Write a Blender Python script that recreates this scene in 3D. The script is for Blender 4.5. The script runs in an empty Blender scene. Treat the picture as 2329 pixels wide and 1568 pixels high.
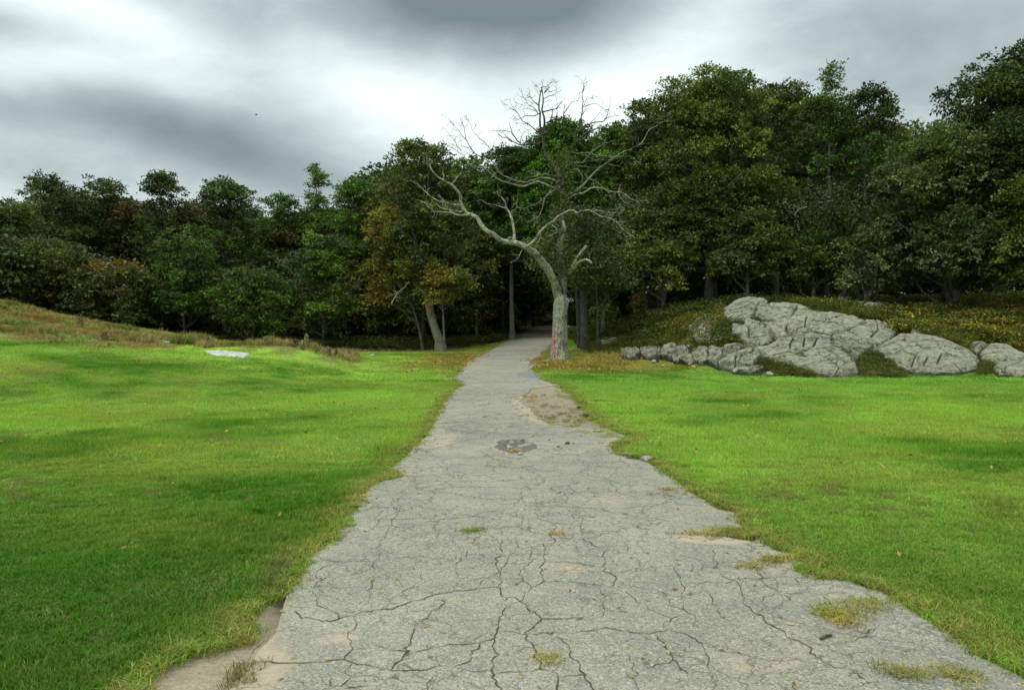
import bpy, math
import numpy as np

# ------------------------------------------------------------------ camera, light, exposure
scene = bpy.context.scene
F = 1811.0                      # focal length in pixels of a 2329 px wide frame
CX, CY, HZ = 1164.5, 784.0, 735.0
CAMZ = 1.65
PITCH = math.atan((CY - HZ) / F)
cam_d = bpy.data.cameras.new("camera")
cam = bpy.data.objects.new("camera", cam_d)
scene.collection.objects.link(cam)
cam_d.sensor_width = 36.0
cam_d.lens = 36.0 * F / 2329.0
cam_d.clip_end = 3000
cam_d.clip_start = 0.05
cam.location = (0, 0, CAMZ)
cam.rotation_euler = (math.pi / 2 - PITCH, 0, 0)
scene.camera = cam
scene.render.engine = 'CYCLES'
scene.cycles.max_bounces = 6
scene.cycles.diffuse_bounces = 3
scene.cycles.transmission_bounces = 4
scene.cycles.use_denoising = True
scene.cycles.use_adaptive_sampling = True
scene.cycles.adaptive_threshold = 0.02
scene.view_settings.view_transform = 'Standard'
scene.view_settings.look = 'None'
scene.view_settings.gamma = 1.0
scene.view_settings.use_curve_mapping = False
scene.view_settings.exposure = 0.36

SUN_EL, SUN_AZ = math.radians(58), math.radians(215)   # azimuth from +Y towards +X
sun_d = bpy.data.lights.new("sun", 'SUN')
sun_d.energy = 1.5
sun_d.angle = math.radians(30)
sun_d.color = (1.0, 0.98, 0.93)
sun = bpy.data.objects.new("sun", sun_d)
scene.collection.objects.link(sun)
sun.rotation_euler = (math.pi / 2 - SUN_EL, 0, math.pi - SUN_AZ)


class NT:
    """small helper for node trees"""
    def __init__(s, tree):
        s.t = tree
        s.n = tree.nodes
        s.l = tree.links

    def node(s, typ, **kw):
        n = s.n.new(typ)
        for k, v in kw.items():
            setattr(n, k, v)
        return n

    def put(s, sock, v):
        if isinstance(v, bpy.types.NodeSocket):
            s.l.new(v, sock)
        elif v is not None:
            sock.default_value = v

    def math(s, op, a, b=None, c=None, clamp=False):
        n = s.node('ShaderNodeMath', operation=op)
        n.use_clamp = clamp
        for i, v in enumerate((a, b, c)):
            if v is not None:
                s.put(n.inputs[i], v)
        return n.outputs[0]

    def vmath(s, op, a, b=None):
        n = s.node('ShaderNodeVectorMath', operation=op)
        s.put(n.inputs[0], a)
        if b is not None:
            s.put(n.inputs[1], b)
        return n.outputs[0]

    def mix(s, f, a, b, mode='MIX'):
        n = s.node('ShaderNodeMix', data_type='RGBA', blend_type=mode)
        s.put(n.inputs[0], f)
        s.put(n.inputs[6], a if isinstance(a, bpy.types.NodeSocket) else (*a, 1)[:4])
        s.put(n.inputs[7], b if isinstance(b, bpy.types.NodeSocket) else (*b, 1)[:4])
        return n.outputs[2]

    def noise(s, vec, scale, detail=3, rough=0.55, dist=0.0, col=False):
        n = s.node('ShaderNodeTexNoise')
        s.put(n.inputs['Vector'], vec)
        n.inputs['Scale'].default_value = scale
        n.inputs['Detail'].default_value = detail
        n.inputs['Roughness'].default_value = rough
        n.inputs['Distortion'].default_value = dist
        return n.outputs[1 if col else 0]

    def ramp(s, f, lo, hi, a=0.0, b=1.0):
        n = s.node('ShaderNodeMapRange', clamp=True)
        s.put(n.inputs[0], f)
        for i, v in enumerate((lo, hi, a, b)):
            n.inputs[i + 1].default_value = v
        return n.outputs[0]


world = bpy.data.worlds.new("World")
scene.world = world
world.use_nodes = True
world.cycles.sampling_method = 'MANUAL'
world.cycles.sample_map_resolution = 1024
w = NT(world.node_tree)
w.n.clear()
sky = w.node('ShaderNodeTexSky', sky_type='NISHITA')
sky.sun_disc = False
sky.sun_elevation = SUN_EL
sky.sun_rotation = SUN_AZ
sky.air_density = 1.0
sky.dust_density = 4.0
tc = w.node('ShaderNodeTexCoord')
sep = w.node('ShaderNodeSeparateXYZ')
w.l.new(tc.outputs['Generated'], sep.inputs[0])
dx, dy, dz = sep.outputs
wz = w.math('MAXIMUM', dz, 0.0)
# clouds lie on a layer overhead: project the direction on it
den = w.math('ADD', wz, 0.10)
comb = w.node('ShaderNodeCombineXYZ')
w.l.new(w.math('DIVIDE', dx, den), comb.inputs[0])
w.l.new(w.math('DIVIDE', dy, den), comb.inputs[1])
lay = comb.outputs[0]
n1b = w.noise(w.vmath('MULTIPLY', tc.outputs['Generated'], (1, 1, 2.2)), 4.5, 8, 0.58, 0.15)
n1c = w.noise(w.vmath('MULTIPLY', tc.outputs['Generated'], (1, 1, 1.9)), 10.0, 8, 0.62, 0.4)
n1 = w.math('MULTIPLY_ADD', w.math('SUBTRACT', n1c, 0.5), 0.62, n1b)
n2 = w.noise(tc.outputs['Generated'], 3.2, 4, 0.5, 0.2, col=True)
sepn = w.node('ShaderNodeSeparateColor')
w.l.new(n2, sepn.inputs[0])
u = w.math('ADD', w.math('ARCTAN2', dx, dy), w.math('MULTIPLY', w.math('SUBTRACT', sepn.outputs[0], 0.5), 0.05))
v = w.math('ADD', w.math('ARCSINE', dz), w.math('MULTIPLY', w.math('SUBTRACT', sepn.outputs[1], 0.5), 0.04))
# (x, y, half width, half height, tilt deg, amount) of the cloud masses; amount < 0 is a brighter break
CLOUDS = [(1090, -20, 290, 85, 2, -0.74), (1010, 60, 430, 150, 8, -0.34), (1290, 0, 160, 110, -30, -0.12),
          (450, 300, 330, 80, 9, -0.33), (150, 260, 260, 60, 4, -0.24), (620, 380, 300, 60, 14, -0.22),
          (-20, 75, 120, 55, 0, -0.24), (520, 100, 300, 80, 20, -0.18), (1880, 60, 460, 150, 12, -0.24), (2280, 200, 300, 200, 0, -0.20),
          (120, 400, 300, 40, 8, -0.14), (900, 255, 260, 90, 18, 0.34), (1500, 130, 200, 80, -20, 0.26), (270, 35, 220, 45, 10, 0.28),
          (70, 165, 220, 50, 0, 0.32), (1350, 240, 260, 80, 0, 0.22)]
acc = None
for (px, py, sx, sy, tilt, amt) in CLOUDS:
    a0, b0, c0_ = (px - CX) / F, 1.0, (HZ - py) / F
    u0, v0 = math.atan2(a0, b0), math.asin(c0_ / math.sqrt(a0 * a0 + 1 + c0_ * c0_))
    ca, sa = math.cos(math.radians(-tilt)), math.sin(math.radians(-tilt))
    du, dv = w.math('SUBTRACT', u, u0), w.math('SUBTRACT', v, v0)
    a = w.math('MULTIPLY_ADD', du, ca * F / sx, w.math('MULTIPLY', dv, sa * F / sx))
    b = w.math('MULTIPLY_ADD', du, -sa * F / sy, w.math('MULTIPLY', dv, ca * F / sy))
    q = w.math('MULTIPLY_ADD', a, a, w.math('MULTIPLY', b, b))
    g = w.math('MULTIPLY', w.math('EXPONENT', w.math('MULTIPLY', q, -0.8)), amt)
    acc = g if acc is None else w.math('ADD', acc, g)
lum = w.math('ADD', w.math('MULTIPLY_ADD', w.math('SUBTRACT', n1, 0.5), 0.46, 0.70), acc)
rampn = w.node('ShaderNodeValToRGB')
cr = rampn.color_ramp
cr.interpolation = 'B_SPLINE'
cr.elements[0].position = -0.0
cr.elements[0].color = (0.10, 0.135, 0.14, 1)
cr.elements[1].position = 1.0
cr.elements[1].color = (0.84, 0.95, 0.93, 1)
e = cr.elements.new(0.45)
e.color = (0.33, 0.40, 0.41, 1)
e = cr.elements.new(0.75)
e.color = (0.62, 0.71, 0.70, 1)
w.l.new(w.ramp(lum, -0.08, 1.0), rampn.inputs[0])
zen = w.math('MULTIPLY_ADD', w.math('MULTIPLY', wz, wz), 1.3, 1.0)     # an overcast sky is brighter overhead
cl = w.vmath('MULTIPLY', rampn.outputs[0], None)
mulv = cl.node
w.l.new(zen, mulv.inputs[1])
bg1 = w.node('ShaderNodeBackground')
w.l.new(sky.outputs[0], bg1.inputs[0])
bg1.inputs[1].default_value = 0.06
bg2 = w.node('ShaderNodeBackground')
w.l.new(cl, bg2.inputs[0])
bg2.inputs[1].default_value = 1.0
mixs = w.node('ShaderNodeMixShader')
mixs.inputs[0].default_value = 0.95
w.l.new(bg1.outputs[0], mixs.inputs[1])
w.l.new(bg2.outputs[0], mixs.inputs[2])
wo = w.node('ShaderNodeOutputWorld')
w.l.new(mixs.outputs[0], wo.inputs[0])

# ------------------------------------------------------------------ helpers
rng = np.random.default_rng(11)
COL = scene.collection


def hash2(ix, iy, seed=0):
    h = (ix.astype(np.int64) * 374761393 + iy.astype(np.int64) * 668265263 + seed * 1442695041) & 0xffffffff
    h = ((h ^ (h >> 13)) * 1274126177) & 0xffffffff
    h = ((h ^ (h >> 16)) * 2246822519) & 0xffffffff
    return ((h ^ (h >> 15)) & 0xffffff) / float(0xffffff)


def vnoise(x, y, seed=0):
    ix, iy = np.floor(x), np.floor(y)
    fx, fy = x - ix, y - iy
    fx = fx * fx * (3 - 2 * fx)
    fy = fy * fy * (3 - 2 * fy)
    a, b = hash2(ix, iy, seed), hash2(ix + 1, iy, seed)
    c, d = hash2(ix, iy + 1, seed), hash2(ix + 1, iy + 1, seed)
    return (a * (1 - fx) + b * fx) * (1 - fy) + (c * (1 - fx) + d * fx) * fy


def fbm(x, y, sc=1.0, octv=4, seed=0):
    x, y = np.asarray(x, float) / sc, np.asarray(y, float) / sc
    s, a, t = 0, 1.0, 0
    for i in range(octv):
        s = s + a * (vnoise(x * 2 ** i + 17.3 * i, y * 2 ** i - 9.1 * i, seed + i) - 0.5)
        t += a
        a *= 0.5
    return 2 * s / t


def sstep(a, b, x):
    t = np.clip((np.asarray(x, float) - a) / (b - a), 0, 1)
    return t * t * (3 - 2 * t)


def ray(px, py):
    """direction (unnormalised, world) through a point of the photograph"""
    a = (np.asarray(px, float) - CX) / F
    b = -(np.asarray(py, float) - CY) / F
    c, s = math.cos(PITCH), math.sin(PITCH)
    return a, c + b * s, b * c - s


def pt(px, py, Y):
    a, b, c = ray(px, py)
    t = Y / b
    return np.stack([a * t, b * t, CAMZ + c * t], -1)


def proj(x, y, z):
    c, s = math.cos(PITCH), math.sin(PITCH)
    zz = z - CAMZ
    d = y * c - zz * s
    up = y * s + zz * c
    d = np.where(d < 0.3, 0.3, d)
    return CX + F * x / d, CY - F * up / d


# terrain through known places of the photograph: (px, py, depth)
TP = [(0, 850, 18), (0, 770, 24), (0, 708, 31), (150, 742, 30), (300, 774, 29.5), (400, 850, 20), (250, 810, 22), (600, 850, 22), (480, 803, 26.5),
      (480, 786, 30), (350, 781, 31), (600, 787, 29), (700, 796, 28), (760, 815, 28.3), (800, 836, 28.3), (-300, 690, 26), (-300, 800, 20), (-250, 640, 34),
      (380, 781, 46), (600, 785, 50), (850, 800, 46), (1000, 798, 47), (1145, 822, 34), (1100, 797, 45), (1110, 775, 54), (1200, 777, 50), (1240, 750, 62), (1330, 742, 72), (1430, 735, 78),
      (1415, 812, 36), (1560, 835, 29.5), (1720, 853, 25.2), (1900, 857, 24.5), (2100, 855, 24.8), (2329, 858, 24.4), (2600, 858, 24.4),
      (1655, 697, 34), (1700, 688, 34), (1760, 700, 32), (1900, 722, 30.5), (2030, 765, 29), (2100, 772, 28.3), (2200, 818, 26.3), (2240, 790, 28.5), (2329, 805, 27.5), (2600, 790, 28),
      (1800, 770, 28), (1900, 790, 27), (1750, 820, 26), (1600, 800, 29.5),
      (2100, 740, 34), (2329, 740, 33), (2329, 695, 42), (2600, 690, 42), (2000, 708, 40), (1800, 692, 43), (1600, 702, 43), (1500, 722, 45), (1400, 750, 47), (1350, 785, 42.5), (1300, 800, 39), (1272, 815, 37.3),
      (1420, 790, 40), (1550, 762, 36), (1500, 790, 34.8), (1580, 803, 30.5), (1320, 765, 52)]
ctrl = [tuple(pt(*p)) for p in TP]
for yy in (-30, -12, -4, 3, 8, 12):
    for xx in (-25, -14, -7, 0, 7, 14, 25):
        ctrl.append((xx, yy, 0.0 if xx > -20 else 0.1))
for xx in (-4, 0, 4, 8, 12, 18):
    ctrl += [(xx, 17, 0), (xx, 22, 0)]
ctrl += [(-2, 28, 0), (1, 28, 0), (4, 28, 0), (-7, 15.5, 0), (-3, 20, 0), (-5, 24, 0.05), (-4, 33, 0), (-6, 40, 0.0), (-9, 38, 0.1), (-14, 40, 0.7), (-22, 42, 1.6)]
for (xx, yy, zz) in [(-60, 60, 3), (-30, 60, 1.2), (-12, 62, .6), (10, 62, 1.3), (30, 62, 3.6), (60, 60, 5), (-60, 90, 3.5), (-25, 90, 2.2), (0, 90, 2.2), (25, 90, 3.6), (60, 90, 5.5),
                     (-60, 20, 3), (60, 20, 0.5), (60, 38, 3), (-60, -30, .5), (60, -30, 0), (0, 140, 5), (-90, 140, 5), (90, 140, 6), (0, 220, 6), (-150, 60, 4), (150, 60, 6),
                     (400, 0, 2), (-400, 0, 2), (0, 400, 6), (0, -400, 0), (300, 300, 6), (-300, 300, 6)]:
    ctrl.append((xx, yy, zz))
ctrl = np.array(ctrl)
_d = np.hypot(ctrl[:, None, 0] - ctrl[None, :, 0], ctrl[:, None, 1] - ctrl[None, :, 1])
MQ = 0.9
_A = np.sqrt(_d ** 2 + MQ ** 2) - 0.02 * np.eye(len(ctrl))
_n = len(ctrl)
_M = np.zeros((_n + 1, _n + 1))
_M[:_n, :_n] = _A
_M[:_n, _n] = _M[_n, :_n] = 1
_W = np.linalg.solve(_M, np.append(ctrl[:, 2], 0))


def H0(x, y):
    x, y = np.asarray(x, float), np.asarray(y, float)
    sh = x.shape
    x, y = x.ravel(), y.ravel()
    out = np.empty(x.size)
    for i in range(0, x.size, 20000):
        X, Y = x[i:i + 20000, None], y[i:i + 20000, None]
        out[i:i + 20000] = np.sqrt((X - ctrl[:, 0]) ** 2 + (Y - ctrl[:, 1]) ** 2 + MQ ** 2) @ _W[:-1] + _W[-1]
    return out.reshape(sh)


def H(x, y):
    h = H0(x, y)
    h = np.where(np.abs(h) < 0.06, h * 0.5, h)
    x, y = np.asarray(x, float), np.asarray(y, float)
    wild = sstep(0.35, 1.0, h)
    return h + fbm(x, y, 2.2, 3, 5) * (0.02 + 0.13 * wild) + fbm(x, y, 0.4, 3, 9) * (0.008 + 0.03 * wild)


def hit(px, py, y0=2.5, y1=140):
    """where the sight line through a point of the photograph meets the terrain"""
    px, py = np.atleast_1d(np.asarray(px, float)), np.atleast_1d(np.asarray(py, float))
    a, b, c = ray(px, py)
    Ys = np.geomspace(y0, y1, 260)
    P = (Ys[None] / b[:, None])
    below = CAMZ + c[:, None] * P < H0(a[:, None] * P, b[:, None] * P)
    k = np.where(below.any(1), below.argmax(1), len(Ys) - 1)
    lo, hi = Ys[np.maximum(k - 1, 0)], Ys[k]
    for _ in range(12):
        m = (lo + hi) / 2
        t = m / b
        bl = CAMZ + c * t < H0(a * t, b * t)
        hi = np.where(bl, m, hi)
        lo = np.where(bl, lo, m)
    t = hi / b
    return np.stack([a * t, b * t, H0(a * t, b * t)], -1)


def region(x0, y0, w_, wpx):
    """enlarged views of the photograph the outlines below were read from"""
    k = w_ / wpx
    return lambda P: [((x0 + p[0] * k) / 1.7587, (y0 + p[1] * k) / 1.7587) for p in P]


R4 = region(1300, 1300, 1300, 2329)
C1 = region(500, 2000, 1000, 2069)
C2 = region(1500, 2000, 1000, 2069)
C3 = region(2500, 2000, 1000, 2069)
R6 = region(2000, 1400, 2096, 2329)
RA = region(1600, 300, 600, 1568)
RB = region(2100, 300, 600, 1568)
RT = region(1900, 800, 700, 1568)
RK = region(2300, 1100, 1796, 2329)
WL = region(0, 1150, 1500, 2329)


def poly_dist(x, y, poly, closed=True):
    """signed distance: > 0 inside"""
    x, y = np.asarray(x, float), np.asarray(y, float)
    sh = x.shape
    x, y = x.ravel(), y.ravel()
    P = np.asarray(poly, float)
    Q = np.roll(P, -1, 0)
    if not closed:
        P, Q = P[:-1], Q[:-1]
    out = np.full(x.size, 1e9)
    ins = np.zeros(x.size, bool)
    for (ax, ay), (bx, by) in zip(P, Q):
        ex, ey = bx - ax, by - ay
        t = np.clip(((x - ax) * ex + (y - ay) * ey) / (ex * ex + ey * ey + 1e-12), 0, 1)
        out = np.minimum(out, np.hypot(x - ax - t * ex, y - ay - t * ey))
        c = (ay > y) != (by > y)
        if ey != 0:
            ins ^= c & (x < ex * (y - ay) / ey + ax)
    return (np.where(ins, out, -out) if closed else out).reshape(sh)


# edges of the road, read from the photograph and laid on the ground
GL = R4([(1560, 20), (1320, 100), (1180, 180), (1055, 240), (1000, 290), (960, 330), (920, 385), (985, 430), (900, 500), (840, 560), (830, 600), (785, 680), (745, 760),
         (700, 810), (600, 900), (530, 985), (450, 1030), (530, 1060), (490, 1100), (330, 1130), (290, 1190)]) + \
    C1([(1900, 80), (1800, 150), (1870, 200), (1820, 260), (1720, 340), (1640, 400), (1500, 470), (1490, 570), (1430, 650), (1380, 720), (1280, 790), (1150, 850), (1040, 920), (970, 990),
        (1060, 1080), (1000, 1150), (850, 1220), (600, 1230), (480, 1290), (300, 1380), (240, 1450), (150, 1568)])
GR = R4([(1720, 60), (1620, 150), (1540, 230), (1480, 255), (1530, 290), (1490, 320), (1540, 380), (1630, 410), (1700, 450), (1780, 500), (1830, 570), (1890, 620), (1940, 680), (2040, 730),
         (2110, 760), (2160, 800), (2080, 850), (2040, 880), (2140, 940), (2250, 930), (2329, 980)]) + \
    C3([(820, 80), (960, 110), (940, 190), (1040, 240), (780, 270), (820, 300), (1190, 300), (1200, 380), (1290, 440), (1500, 470), (1540, 520), (1420, 590), (1600, 650), (1880, 680), (2069, 760)]) + \
    R6([(1560, 1020), (1700, 1075), (1850, 1165), (1950, 1240), (2050, 1300), (2130, 1370), (2329, 1470)])
AL = GL[:-20] + C1([(1640, 400), (1560, 450), (1500, 570), (1430, 660), (1380, 730), (1290, 850), (1230, 960), (1200, 1130), (1080, 1290), (900, 1450), (800, 1568)])
AR = R4([(1720, 60), (1620, 150), (1540, 230), (1480, 255), (1520, 290), (1490, 320), (1540, 380), (1640, 430), (1480, 455), (1440, 500), (1390, 550), (1470, 600), (1520, 680), (1640, 725),
         (1900, 740), (2110, 770), (2160, 800), (2080, 860), (2060, 890), (2140, 950), (2250, 930), (2329, 980)]) + GR[21:]


def lay(P):
    P = np.array(P)
    return hit(P[:, 0], P[:, 1])


FAR_L = [(9.0, 84), (5.6, 76), (2.6, 68)]
FAR_R = [(14.5, 84), (10, 76), (6.2, 68)]
_gl, _gr, _al, _ar = lay(GL), lay(GR), lay(AL), lay(AR)
LG = np.array(FAR_L + [tuple(p[:2]) for p in _gl] + [(-1.9, 1.5), (-1.8, -40)])
RG = np.array(FAR_R + [tuple(p[:2]) for p in _gr] + [(3.1, 1.8), (3.3, -40)])
LA = np.array(FAR_L + [tuple(p[:2]) for p in _al] + [(-1.45, 1.5), (-1.4, -40)])
RA_ = np.array(FAR_R + [tuple(p[:2]) for p in _ar] + [(3.05, 1.8), (3.2, -40)])
GPOLY = np.vstack([LG, RG[::-1]])
APOLY = np.vstack([LA, RA_[::-1]])


def obj(name, me, mat=None, parent=None, kind=None, label=None, cat=None, group=None):
    o = bpy.data.objects.new(name, me)
    COL.objects.link(o)
    if mat is not None and me is not None and not me.materials:
        me.materials.append(mat)
    if parent is not None:
        o.parent = parent
    if kind:
        o['kind'] = kind
    if label:
        o['label'] = label
    if cat:
        o['category'] = cat
    if group:
        o['group'] = group
    return o


def empty(name, loc, label, cat, group=None, rz=0.0):
    o = obj(name, None, label=label, cat=cat, group=group)
    o.location = loc
    o.rotation_euler = (0, 0, rz)
    o.empty_display_size = 0.3
    return o


def mesh(name, V, faces, col=None, smooth=False, extra=None):
    """faces: list of int arrays (n,3) or (n,4)"""
    me = bpy.data.meshes.new(name)
    V = np.ascontiguousarray(V, dtype=np.float32)
    if not isinstance(faces, (list, tuple)):
        faces = [faces]
    faces = [np.asarray(f, dtype=np.int32) for f in faces if len(f)]
    li = np.concatenate([f.ravel() for f in faces])
    tot = np.concatenate([np.full(len(f), f.shape[1], np.int32) for f in faces])
    st = np.concatenate([[0], np.cumsum(tot)[:-1]]).astype(np.int32)
    me.vertices.add(len(V))
    me.vertices.foreach_set("co", V.ravel())
    me.loops.add(len(li))
    me.loops.foreach_set("vertex_index", li)
    me.polygons.add(len(tot))
    me.polygons.foreach_set("loop_start", st)
    me.polygons.foreach_set("loop_total", tot)
    me.polygons.foreach_set("use_smooth", np.full(len(tot), bool(smooth)))
    if col is not None:
        c = np.ones((len(V), 4), np.float32)
        c[:, :3] = col
        a = me.color_attributes.new("col", 'FLOAT_COLOR', 'POINT')
        a.data.foreach_set("color", c.ravel())
    for k, val in (extra or {}).items():
        a = me.attributes.new(k, 'FLOAT', 'POINT')
        a.data.foreach_set("value", np.asarray(val, np.float32))
    me.update()
    me.validate()
    return me


def grid_faces(nr, nc, wrap=False):
    i = np.arange(nr - 1)[:, None]
    j = np.arange(nc if wrap else nc - 1)[None]
    a = i * nc + j
    b = i * nc + (j + 1) % nc
    return np.stack([a, b, b + nc, a + nc], -1).reshape(-1, 4)


class Bag:
    """collects tubes and pieces for one mesh"""
    def __init__(s):
        s.V, s.F, s.C, s.n = [], [], [], 0

    def add(s, V, Fc, col=(1, 1, 1)):
        s.V.append(np.asarray(V, float))
        for f in (Fc if isinstance(Fc, list) else [Fc]):
            s.F.append(np.asarray(f) + s.n)
        c = np.broadcast_to(np.asarray(col, float), (len(V), 3))
        s.C.append(c)
        s.n += len(V)

    def tube(s, P, R, sides=6, col=(1, 1, 1), rough=0.0, flare=None):
        P = np.asarray(P, float)
        R = np.broadcast_to(np.asarray(R, float), (len(P),)).copy()
        T = np.gradient(P, axis=0)
        T /= np.linalg.norm(T, axis=1)[:, None] + 1e-9
        ref = np.where(np.abs(T[:, 2:3]) > 0.8, np.array([[0, 1.0, 0.1]]), np.array([[0, 0, 1.0]]))
        if len(P) > 2:      # one reference for the whole limb keeps it from twisting
            ref[:] = ref[len(P) // 2]
        A = np.cross(T, ref)
        A /= np.linalg.norm(A, axis=1)[:, None] + 1e-9
        B = np.cross(T, A)
        th = np.linspace(0, 2 * math.pi, sides, endpoint=False)
        rr = R[:, None] * (1 + rough * (rng.random((len(P), sides)) - 0.5))
        V = P[:, None] + rr[..., None] * (np.cos(th)[None, :, None] * A[:, None] + np.sin(th)[None, :, None] * B[:, None])
        V = V.reshape(-1, 3)
        Fq = grid_faces(len(P), sides, True)
        tip = len(V)
        V = np.vstack([V, P[-1] + T[-1] * R[-1] * 0.5])
        k = (len(P) - 1) * sides + np.arange(sides)
        k2 = (len(P) - 1) * sides + (np.arange(sides) + 1) % sides
        s.add(V, [Fq, np.stack([k, k2, np.full(sides, tip)], -1)], col)

    def mesh(s, name, smooth=True):
        q = [f for f in s.F if f.shape[1] == 4]
        t = [f for f in s.F if f.shape[1] == 3]
        fs = ([np.vstack(q)] if q else []) + ([np.vstack(t)] if t else [])
        return mesh(name, np.vstack(s.V), fs, np.vstack(s.C), smooth)


def smooth_path(P, n=None, step=0.25):
    """Catmull-Rom through points"""
    P = np.asarray(P, float)
    if len(P) < 3:
        t = np.linspace(0, 1, 4)[:, None]
        return P[0] * (1 - t) + P[1] * t
    Q = np.vstack([2 * P[0] - P[1], P, 2 * P[-1] - P[-2]])
    out = []
    for i in range(1, len(Q) - 2):
        L = np.linalg.norm(Q[i + 1] - Q[i])
        k = max(1, int(L / step))
        t = np.linspace(0, 1, k, endpoint=False)[:, None]
        out.append(0.5 * (2 * Q[i] + (Q[i + 1] - Q[i - 1]) * t + (2 * Q[i - 1] - 5 * Q[i] + 4 * Q[i + 1] - Q[i + 2]) * t ** 2
                          + (-Q[i - 1] + 3 * Q[i] - 3 * Q[i + 1] + Q[i + 2]) * t ** 3))
    out.append(P[-1:])
    return np.vstack(out)


# ------------------------------------------------------------------ materials
def new_mat(name):
    m = bpy.data.materials.new(name)
    m.use_nodes = True
    t = NT(m.node_tree)
    t.n.clear()
    out = t.node('ShaderNodeOutputMaterial')
    return m, t, out


def attr(t, name, typ='GEOMETRY'):
    n = t.node('ShaderNodeAttribute', attribute_type=typ)
    n.attribute_name = name
    return n


def principled(t, out, col, rough=0.8, spec=0.3, bump=None, strength=0.5, dist=0.02):
    p = t.node('ShaderNodeBsdfPrincipled')
    t.put(p.inputs['Base Color'], col)
    t.put(p.inputs['Roughness'], rough)
    t.put(p.inputs['Specular IOR Level'], spec)
    if bump is not None:
        b = t.node('ShaderNodeBump')
        b.inputs['Strength'].default_value = strength
        b.inputs['Distance'].default_value = dist
        t.put(b.inputs['Height'], bump)
        t.l.new(b.outputs[0], p.inputs['Normal'])
    if out is not None:
        t.l.new(p.outputs[0], out.inputs[0])
    return p


def geo_pos(t):
    return t.node('ShaderNodeNewGeometry').outputs['Position']


def leaf_material(name, instancer=False, trans=0.22, rough=0.5, spec=0.25, vary=0.35):
    m, t, out = new_mat(name)
    a = attr(t, 'col')
    c = a.outputs['Color']
    if instancer:
        b = attr(t, 'icol', 'INSTANCER')
        c = t.vmath('MULTIPLY', c, b.outputs['Vector'])
    else:
        oi = t.node('ShaderNodeObjectInfo')
        k = t.ramp(oi.outputs['Random'], 0, 1, 1 - vary / 2, 1 + vary / 2)
        n = t.vmath('SCALE', c)
        t.put(n.node.inputs['Scale'], k)
        c = n
    p = principled(t, None, c, rough, spec)
    tr = t.node('ShaderNodeBsdfTranslucent')
    t.l.new(t.vmath('MULTIPLY', c, (1.1, 1.25, 0.6)), tr.inputs[0])
    mx = t.node('ShaderNodeMixShader')
    mx.inputs[0].default_value = trans
    t.l.new(p.outputs[0], mx.inputs[1])
    t.l.new(tr.outputs[0], mx.inputs[2])
    t.l.new(mx.outputs[0], out.inputs[0])
    return m


M_leaf = leaf_material("oak_leaves", vary=0.3)
M_grass = leaf_material("grass_blades", instancer=True, trans=0.35, rough=0.55, spec=0.15)
M_leaf_i = leaf_material("leaf_litter", instancer=True, trans=0.1, rough=0.8, spec=0.1)


def bark_material(name, tint=(1, 1, 1), lichen=0.0, decay=False):
    m, t, out = new_mat(name)
    tcx = t.node('ShaderNodeTexCoord')
    ob = tcx.outputs['Object']
    mp = t.node('ShaderNodeMapping')
    mp.inputs['Scale'].default_value = (1, 1, 0.22)
    t.l.new(ob, mp.inputs[0])
    f = t.noise(mp.outputs[0], 22, 5, 0.65, 0.6)
    f2 = t.noise(ob, 2.3, 4, 0.6, 0.3)
    f3 = t.noise(ob, 9, 5, 0.65)
    a = attr(t, 'col')
    c = t.mix(t.ramp(f, 0.35, 0.65), (0.038 * tint[0], 0.032 * tint[1], 0.026 * tint[2]), (0.175 * tint[0], 0.155 * tint[1], 0.13 * tint[2]))
    if lichen:
        k = t.math('MULTIPLY', t.ramp(f2, 0.36, 0.52), t.ramp(f3, 0.33, 0.5))
        k = t.math('MULTIPLY', k, lichen)
        lc = t.mix(t.ramp(f, 0.35, 0.62), (0.13, 0.17, 0.085), (0.40, 0.44, 0.31))
        c = t.mix(k, c, lc)
    if decay:
        # bare torn wood low on one side of the trunk
        sp = t.node('ShaderNodeSeparateXYZ')
        t.l.new(ob, sp.inputs[0])
        side = t.ramp(t.math('MULTIPLY_ADD', sp.outputs[0], -1.0, t.math('MULTIPLY', t.math('SUBTRACT', f, 0.5), 0.7)), 0.03, 0.12)
        low = t.ramp(t.math('MULTIPLY_ADD', t.math('SUBTRACT', f2, 0.5), 1.2, sp.outputs[2]), 1.7, 1.1)
        c2 = t.mix(t.ramp(f, 0.42, 0.60), (0.13, 0.05, 0.035), (0.48, 0.40, 0.34))
        c = t.mix(t.math('MULTIPLY', side, low), c, c2)
    c = t.vmath('MULTIPLY', c, a.outputs['Vector'])
    principled(t, out, c, 0.9, 0.2, t.math('ADD', f, t.math('MULTIPLY', f3, 0.5)), 1.0, 0.06)
    return m


M_bark = bark_material("bark_dark", (0.85, 0.85, 0.85), 0.25)
M_bark_pale = bark_material("bark_pale", (1.5, 1.5, 1.5), 0.5)
M_bark_dead = bark_material("bark_dead_lichen", (1.15, 1.05, 1.0), 0.95, True)


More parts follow.
